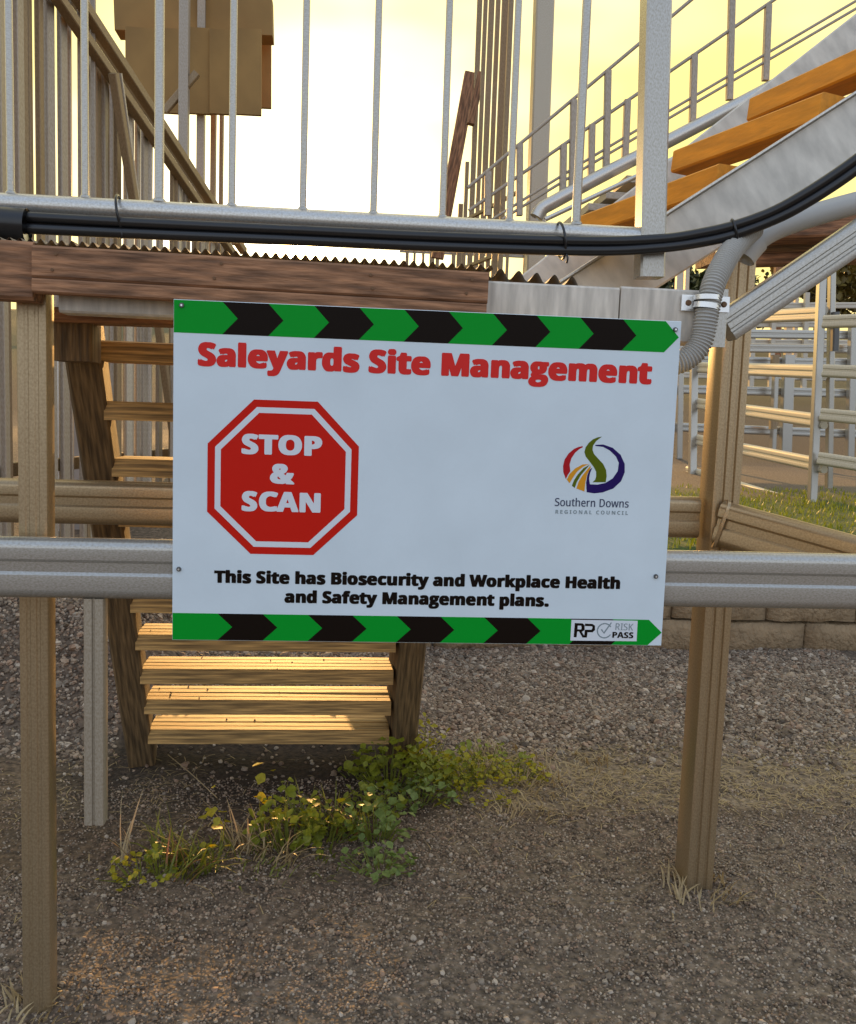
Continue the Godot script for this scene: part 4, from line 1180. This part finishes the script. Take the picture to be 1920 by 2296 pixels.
func make_pens() -> void:
	var o := thing("cattle_pen", "nearest cattle pen side of five pale rails running away at right", "cattle pen", Vector3(4.150, 0.679, -7.704) * Vector3(1, 0, 1))
	var rails := [[Vector3(4.150, 2.182, -7.795), Vector3(4.150, 2.305, -9.380)], [Vector3(4.150, 1.678, -7.718), Vector3(4.150, 1.776, -9.364)], [Vector3(4.150, 1.251, -7.652), Vector3(4.150, 1.358, -9.367)], [Vector3(4.150, 0.873, -7.594), Vector3(4.150, 0.957, -9.361)], [Vector3(4.150, 0.463, -7.531), Vector3(4.150, 0.559, -9.356)]]
	for r in rails:
		var a: Vector3 = r[0]
		var b: Vector3 = r[1]
		bar("rail", o, a + (a - b) * 0.0, b + (b - a) * 0.75, cattle_rail(0.125, 0.06), M.pen_rail, Vector3(-1, 0, 0.1))
	bar("post", o, Vector3(4.100, 0.342, -7.650) * Vector3(1, 0, 1) + Vector3(0, 0.3, 0), Vector3(4.100, 2.897, -7.829), rect(0.066, 0.066, 0.006), M.galvanised, Vector3(-1, 0, 0))
	bar("post", o, Vector3(4.100, 0.511, -10.432), Vector3(4.100, 2.721, -10.719), rect(0.08, 0.08, 0.006), M.galvanised, Vector3(-1, 0, 0))
	var n := thing("cattle_pen", "cattle pen side right of the near pen post at the picture's right edge", "cattle pen", Vector3(4.300, 0.684, -7.694) * Vector3(1, 0, 1))
	for r in [[Vector3(4.077, 1.682, -7.600), Vector3(4.658, 1.604, -6.500)], [Vector3(4.086, 1.312, -7.600), Vector3(4.697, 1.229, -6.500)], [Vector3(4.043, 2.089, -7.600), Vector3(4.613, 2.045, -6.500)], [Vector3(4.095, 0.938, -7.600), Vector3(4.738, 0.830, -6.500)]]:
		bar("rail", n, r[0], r[1], cattle_rail(0.11, 0.05), M.pen_rail)
	bar("gate_latch", n, Vector3(4.213, 1.858, -7.700), Vector3(4.194, 2.187, -7.700), rect(0.06, 0.06, 0.01), M.screw_steel)
	bar("post", n, Vector3(4.314, 0.675, -7.800), Vector3(4.176, 2.691, -7.800), rect(0.05, 0.06, 0.005), M.galvanised)
	# second row facing the viewer
	var q := thing("cattle_pen", "middle cattle pen side facing the viewer between the near pen rails", "cattle pen", Vector3(6.239, 0.685, -12.500) * Vector3(1, 0, 1) + Vector3(0, 0.6, 0))
	for r in [[Vector3(3.954, 2.401, -12.500), Vector3(7.449, 2.508, -12.500)], [Vector3(3.975, 2.040, -12.500), Vector3(7.484, 2.118, -12.500)], [Vector3(3.998, 1.651, -12.500), Vector3(7.522, 1.699, -12.500)], [Vector3(4.028, 1.145, -12.500), Vector3(7.574, 1.125, -12.500)], [Vector3(3.997, 2.212, -12.600), Vector3(7.526, 2.329, -12.600)]]:
		bar("rail", q, r[0], r[1], cattle_rail(0.125, 0.05), M.galvanised)
	for p in [[Vector3(6.192, 0.656, -12.400), Vector3(6.129, 2.180, -12.400), 0.15], [Vector3(5.953, 0.823, -12.300), Vector3(5.899, 2.165, -12.300), 0.06], [Vector3(4.657, 0.712, -12.400), Vector3(4.571, 2.562, -12.400), 0.08], [Vector3(7.137, 0.649, -12.400), Vector3(7.019, 2.668, -12.400), 0.1]]:
		bar("post", q, p[0], p[1], rect(p[2], 0.1, 0.008), M.galvanised)
	bar("latch_box", q, Vector3(5.843, 2.000, -12.200), Vector3(5.838, 2.156, -12.200), rect(0.1, 0.1, 0.02), M.slat_brown)
	bar("latch_box", q, Vector3(5.880, 1.158, -12.200), Vector3(5.874, 1.323, -12.200), rect(0.09, 0.1, 0.02), M.slat_brown)
	var r2 := thing("cattle_pen", "farthest cattle pen side high up the slope under the tree", "cattle pen", Vector3(9.192, 2.775, -19.000) * Vector3(1, 0, 1) + Vector3(0, 1.2, 0))
	for r in [[Vector3(5.483, 3.181, -19.000), Vector3(11.848, 3.436, -19.000)], [Vector3(5.503, 2.825, -19.000), Vector3(11.884, 3.048, -19.000)], [Vector3(5.522, 2.486, -19.000), Vector3(11.920, 2.659, -19.000)], [Vector3(5.540, 2.166, -19.000), Vector3(11.955, 2.288, -19.000)], [Vector3(5.463, 3.537, -19.000), Vector3(11.810, 3.842, -19.000)]]:
		bar("rail", r2, r[0], r[1], cattle_rail(0.13, 0.05), M.slat_pale)
	for p in [[Vector3(8.567, 1.934, -18.900), Vector3(8.492, 3.941, -18.900)], [Vector3(7.910, 1.909, -18.900), Vector3(7.840, 3.811, -18.900)], [Vector3(9.721, 1.976, -18.900), Vector3(9.633, 3.993, -18.900)], [Vector3(8.993, 1.949, -18.900), Vector3(8.926, 4.209, -18.900)]]:
		bar("post", r2, p[0], p[1], rect(0.1, 0.1, 0.01), M.slat_pale)


# ---------------------------------------------------------------- trees on the rise
func tree(label: String, where: Vector3, tall: float, wide: float, m: Material, clumps: int) -> void:
	var o := thing("tree", label, "tree", where, "trees on the rise behind the pens")
	var trunk := tube(PackedVector3Array([where + Vector3(0, -0.3, 0), where + Vector3(0.1, tall * 0.3, 0), where + Vector3(-0.05, tall * 0.6, 0.1)]), tall * 0.022, 8)
	put("trunk", trunk, M.bark, o)
	var limbs := SurfaceTool.new()
	limbs.begin(Mesh.PRIMITIVE_TRIANGLES)
	var st := SurfaceTool.new()
	st.begin(Mesh.PRIMITIVE_TRIANGLES)
	for c in clumps:
		var a := rng.randf() * TAU
		var h := rng.randf_range(0.3, 1.0)
		var r := wide * sqrt(rng.randf()) * sqrt(maxf(0.05, 1.0 - pow(h * 2.0 - 1.15, 2.0)))
		var at := Vector3(cos(a) * r, h * tall, sin(a) * r)
		limbs.append_from(tube(PackedVector3Array([Vector3(0, tall * 0.35, 0), at * Vector3(0.5, 0.8, 0.5), at]), tall * 0.006, 5), 0, Transform3D())
		for k in 60:
			var d := Vector3(rng.randfn(), rng.randfn() * 0.7, rng.randfn()) * wide * 0.17
			add_leaf(st, Transform3D(Basis.from_euler(Vector3(rng.randf() * TAU, rng.randf() * TAU, 0)), at + d), rng.randf_range(0.12, 0.26))
	st.generate_normals()
	put("limbs", limbs.commit(), M.bark, o, Transform3D(Basis(), where))
	put("crown", st.commit(), m, o, Transform3D(Basis(), where))


func make_trees() -> void:
	tree("golden leaved tree rising behind the pens at the right edge", Vector3(15.626, 4.213, -30.000), 3.2, 1.3, M.crown_gold, 36)
	tree("dark low tree seen over the beam beside the ribbed conduit", Vector3(11.119, 4.340, -30.000), 1.5, 1.5, M.crown_dark, 26)
	tree("olive tree on the rise left of the golden tree", Vector3(14.872, 4.676, -34.000), 1.6, 1.6, M.crown_dark, 24)
	tree("tree on the rise beyond the picture's right edge", Vector3(19.058, 4.687, -32.000), 4.0, 2.0, M.crown_gold, 30)


func _ready() -> void:
	rng.seed = 20240611
	bumps.seed = 4
	bumps.frequency = 1.0
	bumps.fractal_octaves = 4
	patches.seed = 9
	patches.frequency = 1.0
	patches.fractal_octaves = 3
	make_view()
	make_materials()
	make_ground()
	make_wall()
	make_gravel()
	make_ramp()
	make_right_stair()
	make_pens()
	make_trees()
	make_front()
	make_gate()
	make_stair()
	make_sign()
	make_plants()
